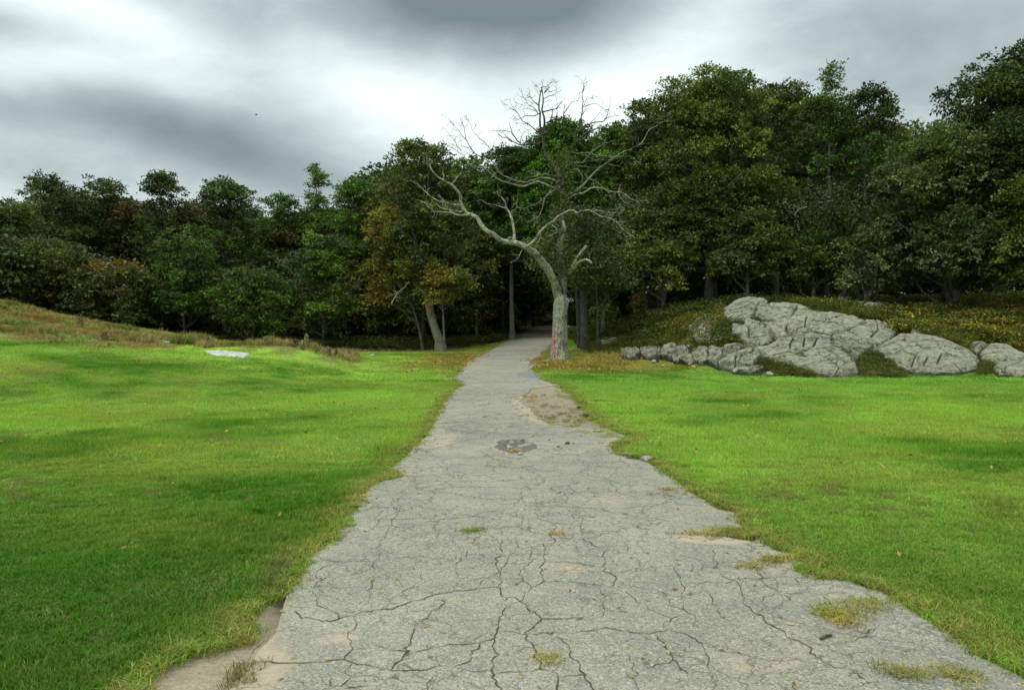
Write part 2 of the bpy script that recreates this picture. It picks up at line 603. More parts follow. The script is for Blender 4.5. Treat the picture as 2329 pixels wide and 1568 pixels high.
def ground_material():
    m, t, out = new_mat("turf_and_soil")
    pos = geo_pos(t)
    a = attr(t, 'col')
    n1_ = t.noise(pos, 7, 5, 0.65)
    n2_ = t.noise(pos, 45, 4, 0.7)
    n3_ = t.noise(pos, 160, 2, 0.7)
    k = t.math('MULTIPLY_ADD', n1_, 0.7, t.math('MULTIPLY_ADD', n2_, 0.7, t.math('MULTIPLY', n3_, 0.6)))
    c = t.vmath('SCALE', a.outputs['Color'])
    t.put(c.node.inputs['Scale'], t.ramp(k, 0.55, 1.45, 0.45, 1.55))
    # loose straw and bits of leaf
    st = t.ramp(t.noise(pos, 90, 2, 0.5, 1.5), 0.66, 0.74)
    st = t.math('MULTIPLY', st, t.ramp(n1_, 0.4, 0.6, 0, 0.6))
    c = t.mix(st, c, (0.33, 0.27, 0.14))
    principled(t, out, c, 0.95, 0.1, t.math('ADD', n2_, n1_), 1.0, 0.04)
    return m


M_ground = ground_material()


def road_material():
    m, t, out = new_mat("worn_asphalt")
    pos = geo_pos(t)
    big = t.noise(pos, 0.45, 4, 0.55, 0.4)
    mid = t.noise(pos, 2.6, 5, 0.6, 0.3)
    a = attr(t, 'dirt')
    c = t.mix(t.ramp(big, 0.3, 0.7), (0.180, 0.170, 0.130), (0.278, 0.260, 0.198))
    c = t.mix(t.ramp(mid, 0.45, 0.75, 0, 0.55), c, (0.33, 0.30, 0.235))
    c = t.mix(t.ramp(mid, 0.5, 0.25, 0, 0.5), c, (0.145, 0.152, 0.135))
    # stone chips
    vo = t.node('ShaderNodeTexVoronoi', feature='F1')
    t.l.new(pos, vo.inputs['Vector'])
    vo.inputs['Scale'].default_value = 125
    sc = t.node('ShaderNodeSeparateColor')
    t.l.new(vo.outputs['Color'], sc.inputs[0])
    c = t.mix(t.ramp(sc.outputs[0], 0.72, 0.93, 0, 0.42), c, (0.50, 0.47, 0.36))
    c = t.mix(t.ramp(sc.outputs[1], 0.70, 0.92, 0, 0.6), c, (0.08, 0.08, 0.065))
    vo2 = t.node('ShaderNodeTexVoronoi', feature='F1')
    t.l.new(pos, vo2.inputs['Vector'])
    vo2.inputs['Scale'].default_value = 62
    sc2 = t.node('ShaderNodeSeparateColor')
    t.l.new(vo2.outputs['Color'], sc2.inputs[0])
    c = t.mix(t.ramp(sc2.outputs[0], 0.86, 0.97, 0, 0.35), c, (0.46, 0.43, 0.33))
    c = t.mix(t.ramp(sc2.outputs[2], 0.84, 0.97, 0, 0.45), c, (0.11, 0.115, 0.11))
    # hairline cracking
    wob = t.vmath('SCALE', t.vmath('SUBTRACT', t.noise(pos, 3.0, 4, 0.65, 0, col=True), (0.5, 0.5, 0.5)))
    wob.node.inputs['Scale'].default_value = 0.45
    pw = t.vmath('ADD', pos, wob)

    def cracks(scale, wdt, lo, hi, seedscale):
        ve = t.node('ShaderNodeTexVoronoi', feature='DISTANCE_TO_EDGE')
        t.l.new(pw, ve.inputs['Vector'])
        ve.inputs['Scale'].default_value = scale
        line = t.ramp(ve.outputs['Distance'], 0, wdt * scale, 1, 0)
        msk = t.ramp(t.noise(pos, seedscale, 2, 0.5), lo, hi)
        return t.math('MULTIPLY', line, msk)
    k1 = cracks(1.7, 0.009, 0.30, 0.42, 0.8)
    k2 = cracks(3.6, 0.006, 0.42, 0.52, 1.1)
    ve = attr(t, 'fine')
    k1 = t.math('MULTIPLY', k1, ve.outputs['Fac'])
    ck = t.math('MAXIMUM', k1, t.math('MULTIPLY', t.math('MULTIPLY', k2, 0.8), t.math('MAXIMUM', ve.outputs['Fac'], 0.8)))
    # dust and soil washed over the surface
    dn = t.math('ADD', a.outputs['Fac'], t.math('MULTIPLY', t.math('SUBTRACT', t.noise(pos, 5, 5, 0.65), 0.5), 0.9))
    dm = t.ramp(dn, 0.38, 0.72)
    dcol = t.mix(t.noise(pos, 30, 3, 0.6), (0.29, 0.22, 0.145), (0.46, 0.38, 0.27))
    c = t.mix(t.math('MULTIPLY', dm, 0.8), c, dcol)
    sm = t.ramp(t.noise(pos, 1.1, 5, 0.7, 0.6), 0.62, 0.74, 0, 0.5)
    c = t.mix(sm, c, (0.45, 0.38, 0.28))
    c = t.mix(t.math('MULTIPLY', ck, 0.72), c, (0.06, 0.055, 0.045))
    hgt = t.math('SUBTRACT', t.math('MULTIPLY_ADD', vo.outputs['Distance'], -0.35, t.math('MULTIPLY', t.noise(pos, 60, 3, 0.6), 0.6)), t.math('MULTIPLY', ck, 1.2))
    principled(t, out, c, 0.9, 0.2, hgt, 0.7, 0.01)
    return m


M_road = road_material()


def simple_mat(name, c1, c2, scale=20, rough=0.9, bumpd=0.01):
    m, t, out = new_mat(name)
    pos = geo_pos(t)
    n = t.noise(pos, scale, 4, 0.65)
    principled(t, out, t.mix(t.ramp(n, 0.35, 0.65), c1, c2), rough, 0.15, n, 0.8, bumpd)
    return m


M_crack = simple_mat("crack_soil", (0.035, 0.032, 0.026), (0.10, 0.085, 0.05), 28)
M_soil = simple_mat("bare_soil", (0.10, 0.07, 0.045), (0.24, 0.18, 0.12), 18, 0.95, 0.02)
M_patch = simple_mat("dark_patch", (0.055, 0.052, 0.045), (0.20, 0.175, 0.14), 22, 0.95, 0.03)
M_tar = simple_mat("newer_asphalt", (0.12, 0.125, 0.12), (0.20, 0.205, 0.20), 60, 0.85, 0.005)
M_pebble = simple_mat("pebble_stone", (0.16, 0.15, 0.13), (0.42, 0.40, 0.35), 30)
M_dark_stone = simple_mat("dark_stone", (0.03, 0.03, 0.032), (0.07, 0.065, 0.06), 30)
M_stick = simple_mat("stick_wood", (0.05, 0.03, 0.028), (0.13, 0.08, 0.07), 50)
M_bird = simple_mat("bird_feather", (0.02, 0.02, 0.022), (0.05, 0.05, 0.055), 20)


def rock_material():
    m, t, out = new_mat("weathered_granite")
    pos = geo_pos(t)
    oi = t.node('ShaderNodeObjectInfo')
    a = t.noise(pos, 0.9, 5, 0.6, 0.4)
    b = t.noise(pos, 5.5, 6, 0.68, 0.5)
    c_ = t.noise(pos, 28, 4, 0.7)
    mp = t.node('ShaderNodeMapping')
    mp.inputs['Scale'].default_value = (0.35, 1, 1.9)
    mp.inputs['Rotation'].default_value = (0.2, 0.35, 0.1)
    t.l.new(pos, mp.inputs[0])
    st = t.noise(mp.outputs[0], 7, 5, 0.7, 0.8)
    c = t.mix(t.ramp(a, 0.3, 0.7), (0.235, 0.240, 0.160), (0.38, 0.370, 0.265))
    c = t.mix(t.ramp(b, 0.48, 0.66, 0, 0.9), c, (0.47, 0.465, 0.345))
    c = t.mix(t.ramp(b, 0.48, 0.34, 0, 0.85), c, (0.10, 0.11, 0.07))
    c = t.mix(t.ramp(c_, 0.55, 0.75, 0, 0.6), c, (0.52, 0.50, 0.39))
    c = t.mix(t.ramp(c_, 0.42, 0.25, 0, 0.7), c, (0.07, 0.07, 0.055))
    c = t.mix(t.ramp(st, 0.60, 0.70, 0, 0.5), c, (0.44, 0.41, 0.34))
    c = t.mix(t.ramp(st, 0.40, 0.32, 0, 0.65), c, (0.08, 0.078, 0.06))
    # joints across the slab
    wob = t.vmath('SCALE', t.vmath('SUBTRACT', t.noise(pos, 1.8, 4, 0.65, 0, col=True), (0.5, 0.5, 0.5)))
    wob.node.inputs['Scale'].default_value = 0.7
    mp2 = t.node('ShaderNodeMapping')
    mp2.inputs['Scale'].default_value = (0.7, 0.7, 1.6)
    t.l.new(t.vmath('ADD', pos, wob), mp2.inputs[0])
    ve = t.node('ShaderNodeTexVoronoi', feature='DISTANCE_TO_EDGE')
    t.l.new(mp2.outputs[0], ve.inputs['Vector'])
    ve.inputs['Scale'].default_value = 1.2
    ck = t.math('MULTIPLY', t.ramp(ve.outputs['Distance'], 0, 0.022, 1, 0), t.ramp(t.noise(pos, 1.3, 2), 0.45, 0.55))
    c = t.mix(t.math('MULTIPLY', ck, 0.8), c, (0.05, 0.045, 0.035))
    ga = attr(t, 'groove')
    gm = t.ramp(t.math('ADD', ga.outputs['Fac'], t.math('MULTIPLY', t.math('SUBTRACT', b, 0.5), 0.8)), 0.45, 0.85, 0, 0.85)
    c = t.mix(gm, c, (0.045, 0.042, 0.028))
    k = t.ramp(oi.outputs['Random'], 0, 1, 0.85, 1.12)
    c = t.vmath('SCALE', c)
    t.put(c.node.inputs['Scale'], k)
    hgt = t.math('ADD', t.math('MULTIPLY', b, 1.2), t.math('MULTIPLY_ADD', st, 1.0, t.math('MULTIPLY', c_, 0.35)))
    hgt = t.math('SUBTRACT', hgt, t.math('MULTIPLY', ck, 1.0))
    principled(t, out, c, 0.9, 0.2, hgt, 1.0, 0.16)
    return m


M_rock = rock_material()

# ------------------------------------------------------------------ ground colour (albedo of what grows or lies there, plus painted lawn light)
def lerp(a, b, t):
    return a + (np.asarray(b) - a) * np.asarray(t)[..., None]


def gdist(x, y):
    """metres outside the bare strip of the road (> 0 on the grass), ragged"""
    d = -poly_dist(x, y, GPOLY)
    return d + fbm(x, y, 0.35, 4, 31) * 0.10


SKY_WOOD = [(-400, 690), (0, 688), (150, 730), (300, 772), (450, 776), (600, 786), (700, 790), (800, 812), (850, 812), (960, 812), (1060, 795), (1110, 775), (1200, 745), (1300, 738), (1340, 790), (1420, 770),
            (1560, 715), (1650, 690), (2000, 700), (2329, 690), (2800, 690)]


def ground_colour(x, y, z=None):
    if z is None:
        z = H0(x, y)
    px, py = proj(x, y, z)
    n = fbm(x, y, 3.5, 4, 71)
    n2 = fbm(x, y, 0.7, 3, 72)
    n3 = fbm(x * 0.6, y, 1.5, 3, 74)
    base = lerp(np.broadcast_to(np.array([0.080, 0.200, 0.010]), x.shape + (3,)), [0.255, 0.400, 0.055], sstep(-0.38, 0.35, n + 0.35 * n2 + 0.15 * sstep(7, 11, y)))  # the y term lightens the lawn farther off, a painted glow
    mow = fbm(x * 0.35 + y * 0.9, x * 0.9 * 3 - y * 0.35 * 3, 3.0, 3, 78)       # faint wheel and mower marks
    base = base * (1 + 0.18 * mow)[..., None]
    # thin yellowish turf, then a painted vignette darkening the near lawn
    sp_ = vnoise(x / 0.22, y / 0.22, 301) * vnoise(x / 1.9, y / 1.9, 302)
    base = lerp(base, [0.19, 0.17, 0.06], sstep(0.50, 0.75, sp_) * 0.7)
    base = lerp(base, [0.270, 0.320, 0.050], sstep(0.05, 0.5, n3 + 0.4 * n2) * 0.6)
    vignette = sstep(10.0, 4.2, y + 2.2 * n) * 0.75
    base = lerp(base, [0.045, 0.128, 0.007], np.clip(vignette * (0.85 + 0.6 * n2), 0, 0.92))
    gd = gdist(x, y)
    edge = sstep(0.38, 0.03, gd + 0.25 * n2)
    base = lerp(base, [0.27, 0.27, 0.06], edge * 0.7)
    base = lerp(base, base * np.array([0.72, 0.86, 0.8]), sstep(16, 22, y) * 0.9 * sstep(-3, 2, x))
    # leaf strewn ground beside the road near the woods
    och = np.exp(-((x - 3.2) / 4.6) ** 2 - ((y - 33) / 6.5) ** 2) * 1.5 + np.exp(-((x + 1.9) / 2.2) ** 2 - ((y - 38) / 8.0) ** 2) * 1.2
    och = np.clip(och + 0.35 * n2 + 0.25 * n, 0, 1) * sstep(24, 29, y)
    base = lerp(base, [0.20, 0.155, 0.028], och * 0.85)
    # wild grass on the mound and the left rise
    crest = poly_dist(px, py, [(-600, 735), (0, 762), (160, 787), (300, 791), (480, 791), (620, 796), (700, 808), (810, 838), (820, 780), (700, 700), (-600, 560)])
    wildl = sstep(-6, 10, crest + n2 * 22) * (y > 16) * (y < 43) * (x < -4)
    base = lerp(base, [0.20, 0.20, 0.06], wildl * (0.55 + 0.4 * sstep(-0.3, 0.3, n2)))
    base = lerp(base, [0.20, 0.13, 0.04], wildl * 0.7 * sstep(-7, -10, x) * sstep(-0.3, 0.3, n2 + n))
    # right slope: brush, moss
    sl = sstep(0.12, 0.35, z) * (x > 3.5) * sstep(24.2, 25.5, y)
    base = lerp(base, [0.10, 0.105, 0.020], sl * 0.9)
    base = lerp(base, [0.15, 0.11, 0.025], sl * sstep(-0.2, 0.4, n2) * 0.7)
    # forest floor
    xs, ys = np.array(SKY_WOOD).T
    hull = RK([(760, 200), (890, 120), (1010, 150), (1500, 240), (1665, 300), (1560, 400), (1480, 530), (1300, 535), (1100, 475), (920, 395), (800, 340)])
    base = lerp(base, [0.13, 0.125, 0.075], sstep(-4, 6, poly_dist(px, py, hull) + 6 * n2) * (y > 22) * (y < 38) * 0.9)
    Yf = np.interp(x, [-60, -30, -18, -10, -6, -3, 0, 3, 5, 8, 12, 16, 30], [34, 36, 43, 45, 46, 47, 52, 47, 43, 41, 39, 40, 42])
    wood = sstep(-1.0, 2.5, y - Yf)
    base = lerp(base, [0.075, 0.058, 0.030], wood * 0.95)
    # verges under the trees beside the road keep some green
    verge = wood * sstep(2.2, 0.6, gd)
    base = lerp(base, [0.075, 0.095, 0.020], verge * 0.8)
    # bare soil in the strip
    base = lerp(base, [0.40, 0.33, 0.23], sstep(0.05, -0.03, gd))
    base = lerp(base, [0.30, 0.26, 0.185], sstep(0.05, -0.03, gd) * sstep(5, 9, y))
    soil = np.exp(-((x + 1.36 + 0.28 * (y - 4.85)) / 0.13) ** 2 - ((y - 4.9) / 0.55) ** 2)
    base = lerp(base, [0.115, 0.075, 0.05], np.clip(soil * 1.3, 0, 1))
    return np.clip(base, 0.005, 0.6)


# the ground: one sheet to the horizon, fine near the camera
th_f = np.linspace(-0.80, 0.80, 420)
th_b = np.linspace(0.80, 2 * math.pi - 0.80, 60)[1:-1]
th = np.concatenate([th_f, th_b])
rr = np.concatenate([np.geomspace(1.2, 9, 90), np.geomspace(9, 60, 250)[1:], np.geomspace(60, 900, 60)[1:]])
TH, RR = np.meshgrid(th, rr)
gx, gy = RR * np.sin(TH), RR * np.cos(TH)
gz = H(gx, gy)
ad = poly_dist(gx, gy, APOLY)
gz = gz - 0.03 * sstep(-0.02, 0.15, ad)
gd_ = -poly_dist(gx, gy, GPOLY)
gz = gz - 0.02 * sstep(0.1, -0.1, gd_) * (ad <= 0)
V = np.stack([gx, gy, gz], -1).reshape(-1, 3)
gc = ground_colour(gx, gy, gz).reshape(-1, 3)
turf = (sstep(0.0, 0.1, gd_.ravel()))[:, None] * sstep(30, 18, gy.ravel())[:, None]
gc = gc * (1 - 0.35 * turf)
Fg = grid_faces(len(rr), len(th), True)
nV = len(V)
V = np.vstack([V, [[0, 0, H(np.array([0.0]), np.array([0.0]))[0] - 0.03]]])
gc = np.vstack([gc, [[0.25, 0.2, 0.15]]])
k = np.arange(len(th))
fan = np.stack([k, np.full(len(th), nV), (k + 1) % len(th)], -1)
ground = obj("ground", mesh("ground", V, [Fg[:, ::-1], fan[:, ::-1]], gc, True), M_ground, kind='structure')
ground['label'] = "mown lawn, mound and wooded slope on both sides of the road"

# ------------------------------------------------------------------ the road
ys_ = np.concatenate([[-40, -20, -8, -3, 0, 1.5], np.geomspace(2.2, 84, 760)])


def edge_x(P, ys):
    P = P[np.argsort(P[:, 1], kind='stable')]
    return np.interp(ys, P[:, 1], P[:, 0])


xl = edge_x(LA, ys_) + fbm(ys_, ys_ * 0, 0.5, 4, 3) * 0.05 * sstep(2, 4, ys_)
xr = edge_x(RA_, ys_) + fbm(ys_, ys_ * 0 + 7, 0.5, 4, 4) * 0.05 * sstep(2, 4, ys_)
us = np.concatenate([[0, 0.004], np.linspace(0.012, 0.988, 44), [0.996, 1.0]])
X = xl[:, None] + (xr - xl)[:, None] * us[None]
Y = np.repeat(ys_[:, None], len(us), 1)
Z = H(X, Y) + 0.012
Z[:, 0] -= 0.05
Z[:, -1] -= 0.05
dl, dr = X - xl[:, None], xr[:, None] - X
dirt = np.exp(-dl / 0.25) * 0.55 + np.exp(-dr / 0.22) * 0.35
spots = [(1245, 915, .75, 1.3, .9), (1290, 945, .9, 1.5, .9), (1260, 880, .5, 1.2, .6), (1340, 1130, .5, .45, .32), (1010, 1010, .25, 1.1, .5), (1610, 1225, .3, .16, 1.1),
         (1295, 1295, .16, .14, .6), (775, 1450, .12, .08, .7), (540, 1540, .25, .3, .8), (1480, 1150, .8, .6, .35), (1700, 1290, .7, .6, .3), (1750, 1500, .6, .35, .5), (1420, 1010, .6, .7, .5)]
for (px, py, sx, sy, amp) in spots:
    c0 = hit(px, py)[0]
    dirt += amp * np.exp(-((X - c0[0]) / sx) ** 2 - ((Y - c0[1]) / sy) ** 2)
fine = sstep(4.6, 7.0, Y) + sstep(0.9, 1.6, X) * 0.6
road_me = mesh("road", np.stack([X, Y, Z], -1).reshape(-1, 3), grid_faces(*X.shape)[:, ::1], None, True,
               {'dirt': np.clip(dirt, 0, 1.2).ravel(), 'fine': np.clip(fine, 0, 1).ravel()})
road = obj("road", road_me, M_road, kind='structure')
road['label'] = "cracked grey asphalt path running into the woods"


def road_z(x, y):
    return H(x, y) + 0.012


CR = {
    'C2': [[(0, 915), (130, 905), (280, 855), (450, 815), (600, 775), (690, 755), (880, 735), (1000, 720), (1045, 740)], [(665, 745), (700, 680), (850, 665), (930, 655), (1050, 600), (1100, 610)],
           [(930, 655), (1020, 655), (1180, 655), (1220, 650)], [(840, 725), (905, 665)],
           [(1060, 345), (1050, 400), (1060, 460), (1010, 500), (1010, 530), (1040, 590), (1050, 610), (1020, 680), (1010, 720), (1040, 750), (1030, 790), (1070, 825), (1050, 850), (1080, 910), (1050, 950), (1040, 1010),
            (1050, 1050), (1020, 1110), (1025, 1160), (1020, 1220), (1000, 1250), (1025, 1290), (995, 1320), (1000, 1390), (990, 1470), (1030, 1500), (1040, 1620)],
           [(1070, 825), (1130, 825), (1190, 850), (1260, 920), (1320, 950), (1365, 1000), (1350, 1050), (1290, 1110), (1290, 1150), (1330, 1210), (1340, 1270), (1360, 1320), (1400, 1390), (1480, 1430), (1530, 1500), (1560, 1620)],
           [(1365, 995), (1600, 990), (1700, 990), (1880, 975)], [(1290, 1120), (1500, 1100), (1650, 1105), (1800, 1075), (1900, 1060), (2069, 1090)], [(1040, 1105), (1290, 1118)],
           [(1890, 975), (1870, 910), (1890, 830), (1880, 780), (1905, 740), (1930, 730), (1980, 680), (1950, 640), (1900, 610), (1860, 560), (1900, 500), (1895, 450), (1800, 370), (1720, 320)],
           [(1520, 1150), (1580, 1190), (1600, 1240), (1610, 1300), (1680, 1360), (1750, 1450), (1770, 1500), (1840, 1620)], [(1480, 1430), (1560, 1370), (1600, 1310)],
           [(1330, 1215), (1430, 1190), (1520, 1150), (1600, 1160)], [(1030, 1280), (1160, 1250), (1270, 1220)],
           [(0, 1420), (140, 1425), (310, 1410), (540, 1390), (650, 1390), (780, 1340), (830, 1260), (900, 1190), (1020, 1150)], [(310, 1250), (500, 1215), (700, 1195), (900, 1195)], [(840, 1275), (1000, 1245)],
           [(0, 1215), (130, 1230), (310, 1250), (230, 1310), (180, 1360), (140, 1410)], [(310, 1250), (290, 1230), (310, 1180), (300, 1120), (350, 1030), (420, 975), (500, 900), (560, 860), (480, 845)],
           [(650, 1390), (800, 1430), (990, 1415)], [(1000, 1445), (1200, 1430), (1400, 1410)], [(230, 1380), (310, 1410)], [(470, 1430), (480, 1470), (460, 1530), (470, 1600)],
           [(530, 1450), (670, 1460), (800, 1510), (880, 1568), (930, 1640)], [(670, 1460), (665, 1410)], [(1550, 1470), (1700, 1455), (1760, 1455)], [(0, 170), (50, 110), (140, 40), (180, 0)],
           [(0, 180), (200, 175), (400, 165), (500, 172), (680, 162), (900, 148), (1060, 145), (1260, 155), (1380, 170), (1430, 195), (1500, 210), (1640, 210), (1690, 250), (1700, 310)],
           [(250, 105), (330, 120), (410, 165)], [(770, 160), (850, 135), (960, 105), (1060, 85), (1150, 75)], [(0, 520), (20, 480), (20, 400), (90, 330), (140, 250), (170, 160), (190, 80)],
           [(20, 500), (180, 490), (350, 480), (500, 485), (600, 497), (710, 490), (730, 500), (690, 540), (660, 600), (690, 680)], [(710, 485), (740, 440), (810, 390), (830, 340), (880, 305)],
           [(910, 305), (1030, 345), (1200, 350), (1300, 355), (1440, 350), (1500, 340), (1700, 320), (1850, 325), (1870, 290), (2069, 310)], [(650, 575), (800, 560), (960, 535), (1000, 520)],
           [(650, 575), (500, 570), (400, 600), (380, 690), (240, 770), (240, 810), (290, 850)], [(1270, 160), (1290, 280), (1400, 300)], [(1330, 0), (1350, 90), (1330, 120), (1380, 180)],
           [(1510, 210), (1510, 260), (1460, 310), (1500, 340), (1470, 390), (1410, 410), (1380, 375)], [(1400, 410), (1410, 510), (1370, 580), (1380, 680), (1290, 740), (1210, 810), (1190, 850)],
           [(1310, 400), (1280, 450), (1275, 520), (1200, 590), (1220, 640), (1190, 700), (1150, 710)], [(1410, 520), (1600, 520), (1750, 545), (1850, 560)], [(1380, 680), (1600, 680), (1740, 710), (1920, 725)],
           [(1120, 540), (1200, 545), (1270, 530)], [(1160, 350), (1170, 400), (1150, 460), (1100, 480), (1090, 540), (1050, 600)], [(1640, 130), (1650, 180), (1600, 205)], [(1590, 80), (1640, 130)],
           [(1190, 850), (1100, 910)], [(1170, 400), (1240, 435), (1300, 430)], [(1220, 650), (1290, 740)], [(20, 520), (0, 700), (-60, 900)]],
    'C3': [[(0, 615), (60, 600), (120, 555)], [(0, 1090), (80, 1100), (200, 1115), (350, 1085), (450, 1110), (560, 1150), (640, 1200), (800, 1260), (1000, 1300)], [(360, 1085), (350, 1050), (380, 1000), (430, 960)],
           [(270, 1130), (330, 1190), (400, 1260), (430, 1350), (520, 1450)], [(0, 370), (50, 410), (40, 460), (80, 490), (110, 520), (120, 555)], [(420, 540), (430, 620), (480, 700), (510, 745), (490, 830), (490, 920)],
           [(480, 705), (600, 710), (800, 700), (900, 700)], [(0, 770), (80, 840), (180, 900), (320, 970), (380, 990)], [(330, 770), (350, 860), (400, 910), (500, 940), (590, 990), (630, 1080)],
           [(700, 790), (740, 860), (790, 920), (790, 1000)], [(970, 850), (1000, 900), (1060, 940), (1150, 1000), (1230, 1060), (1320, 1110), (1400, 1170), (1500, 1230), (1600, 1330), (1750, 1420), (1900, 1450), (2000, 1520)],
           [(1120, 970), (1190, 930), (1290, 900), (1370, 860), (1350, 810), (1270, 800), (1160, 820), (1130, 870)], [(1350, 805), (1500, 800), (1620, 805), (1820, 785)], [(1620, 820), (1690, 880), (1710, 920)],
           [(780, 610), (820, 660), (900, 710), (940, 780), (970, 850)], [(870, 480), (940, 540), (1040, 540), (1080, 610), (1140, 650), (1200, 740), (1290, 790), (1350, 805)], [(940, 670), (1160, 670), (1400, 665)],
           [(1390, 650), (1420, 720), (1470, 780)], [(690, 400), (730, 440), (750, 520), (780, 600)], [(930, 650), (1050, 760), (1090, 800)], [(540, 540), (580, 610)], [(1700, 920), (1760, 960)],
           [(1860, 1080), (1990, 1150), (2069, 1100)], [(20, 1290), (80, 1380), (110, 1450), (100, 1500), (120, 1600)], [(130, 1410), (300, 1350), (400, 1330)], [(140, 1120), (180, 1180)],
           [(640, 1200), (700, 1350), (720, 1480), (700, 1600)], [(1500, 1230), (1700, 1250), (1850, 1220), (2000, 1150)], [(1000, 1300), (1200, 1350), (1450, 1340), (1600, 1330)]],
    'C1': [[(1580, 480), (1650, 495), (1750, 530), (2069, 520)], [(1740, 540), (1640, 580), (1590, 620), (1570, 655), (1640, 670), (1680, 640), (1660, 600), (1740, 575)],
           [(1640, 670), (1580, 720), (1580, 770), (1620, 800), (1570, 860), (1600, 890), (1690, 925), (1750, 960), (1750, 990)], [(1340, 885), (1400, 890), (1470, 895), (1520, 870)],
           [(1440, 910), (1440, 990), (1530, 985), (1620, 1010), (1700, 1010), (1800, 985), (1950, 945), (2069, 915)], [(1440, 1030), (1380, 1060), (1290, 1100), (1180, 1160), (1150, 1200), (1080, 1290)],
           [(1910, 980), (1920, 1030), (1880, 1090), (1860, 1180), (1890, 1220), (1860, 1280), (1800, 1330)], [(1890, 1218), (2069, 1215)],
           [(1080, 1340), (1170, 1335), (1260, 1360), (1400, 1360), (1650, 1345), (1800, 1330), (1900, 1345), (2069, 1365)], [(1880, 1350), (1870, 1430), (1920, 1455), (2069, 1430)],
           [(1740, 1380), (1690, 1440), (1680, 1500), (1710, 1550)], [(1800, 1550), (1870, 1490), (1890, 1460)], [(1810, 1550), (2069, 1525)], [(1440, 725), (1540, 740)]]}
MAJOR = {('C2', 0), ('C2', 4), ('C2', 5), ('C2', 6), ('C2', 7), ('C2', 9), ('C2', 10), ('C2', 14), ('C2', 15), ('C2', 17), ('C3', 1), ('C3', 10), ('C1', 4), ('C1', 8), ('C1', 5)}
cb = Bag()
for key, conv in (('C1', C1), ('C2', C2), ('C3', C3)):
    for i, line in enumerate(CR[key]):
        P = np.array(conv(line))
        W3 = hit(P[:, 0], P[:, 1], 1.5)[:, :2]
        P2 = []
        for a, b in zip(W3[:-1], W3[1:]):
            n = max(2, int(np.hypot(*(b - a)) / 0.022))
            P2.append(a + (b - a) * np.linspace(0, 1, n, endpoint=False)[:, None])
        P2 = np.vstack(P2 + [W3[-1:]])
        T = np.gradient(P2, axis=0)
        T /= np.linalg.norm(T, axis=1)[:, None] + 1e-9
        N = np.stack([-T[:, 1], T[:, 0]], -1)
        jit = fbm(P2[:, 0] * 1.0, P2[:, 1], 0.05, 3, i) * 0.030 + fbm(P2[:, 0], P2[:, 1], 0.35, 2, i + 50) * 0.03
        P2 = P2 + N * jit[:, None]
        wd = (0.0030 if (key, i) in MAJOR else 0.0019) * (0.6 + 1.6 * np.clip(fbm(P2[:, 0], P2[:, 1], 0.10, 3, 77) + 0.15, -0.3, 1.2))
        wd *= 1 + 0.05 * np.maximum(P2[:, 1] - 5, 0)
        wd = np.maximum(wd, 0.0009)
        wd[0] = wd[-1] = 0.0008
        L, Rr = P2 + N * wd[:, None], P2 - N * wd[:, None]
        z = road_z(P2[:, 0], P2[:, 1]) + 0.004
        Vc = np.empty((len(P2), 2, 3))
        Vc[:, 0, :2], Vc[:, 1, :2], Vc[:, :, 2] = L, Rr, z[:, None]
        cb.add(Vc.reshape(-1, 3), grid_faces(len(P2), 2)[:, ::-1])
crk = obj("crack", cb.mesh("crack", False), M_crack, parent=road, kind='stuff')

# worn patches lying on the road
def blob_sheet(name, px, py, sx, sy, mat, lift=0.006, seed=0, parent=road, thick=0.0):
    c0 = hit(px, py)[0]
    nr_, nt = 14, 64
    t = np.linspace(0, 2 * math.pi, nt, endpoint=False)
    rag = 1 + 0.35 * fbm(np.cos(t) * 2, np.sin(t) * 2, 0.5, 4, seed)
    r = np.linspace(0.02, 1, nr_)
    X = c0[0] + sx * r[:, None] * (rag * np.cos(t))[None]
    Y = c0[1] + sy * r[:, None] * (rag * np.sin(t))[None]
    Z = road_z(X, Y) + lift - 0.012 * (r[:, None] > 0.98) + (fbm(X, Y, 0.12, 3, seed) * thick) * (r[:, None] < 0.9)
    return obj(name, mesh(name, np.stack([X, Y, Z], -1).reshape(-1, 3), grid_faces(nr_, nt, True)[:, ::-1], None, True), mat, parent=parent)


pot = blob_sheet("pothole", 1172, 1013, 0.27, 0.62, M_patch, 0.008, 5, thick=0.03)
tarp = blob_sheet("asphalt_patch", 1205, 853, 0.42, 1.6, M_tar, 0.008, 8)
tarp2 = blob_sheet("asphalt_patch", 1175, 768, 0.45, 3.0, M_tar, 0.008, 12)

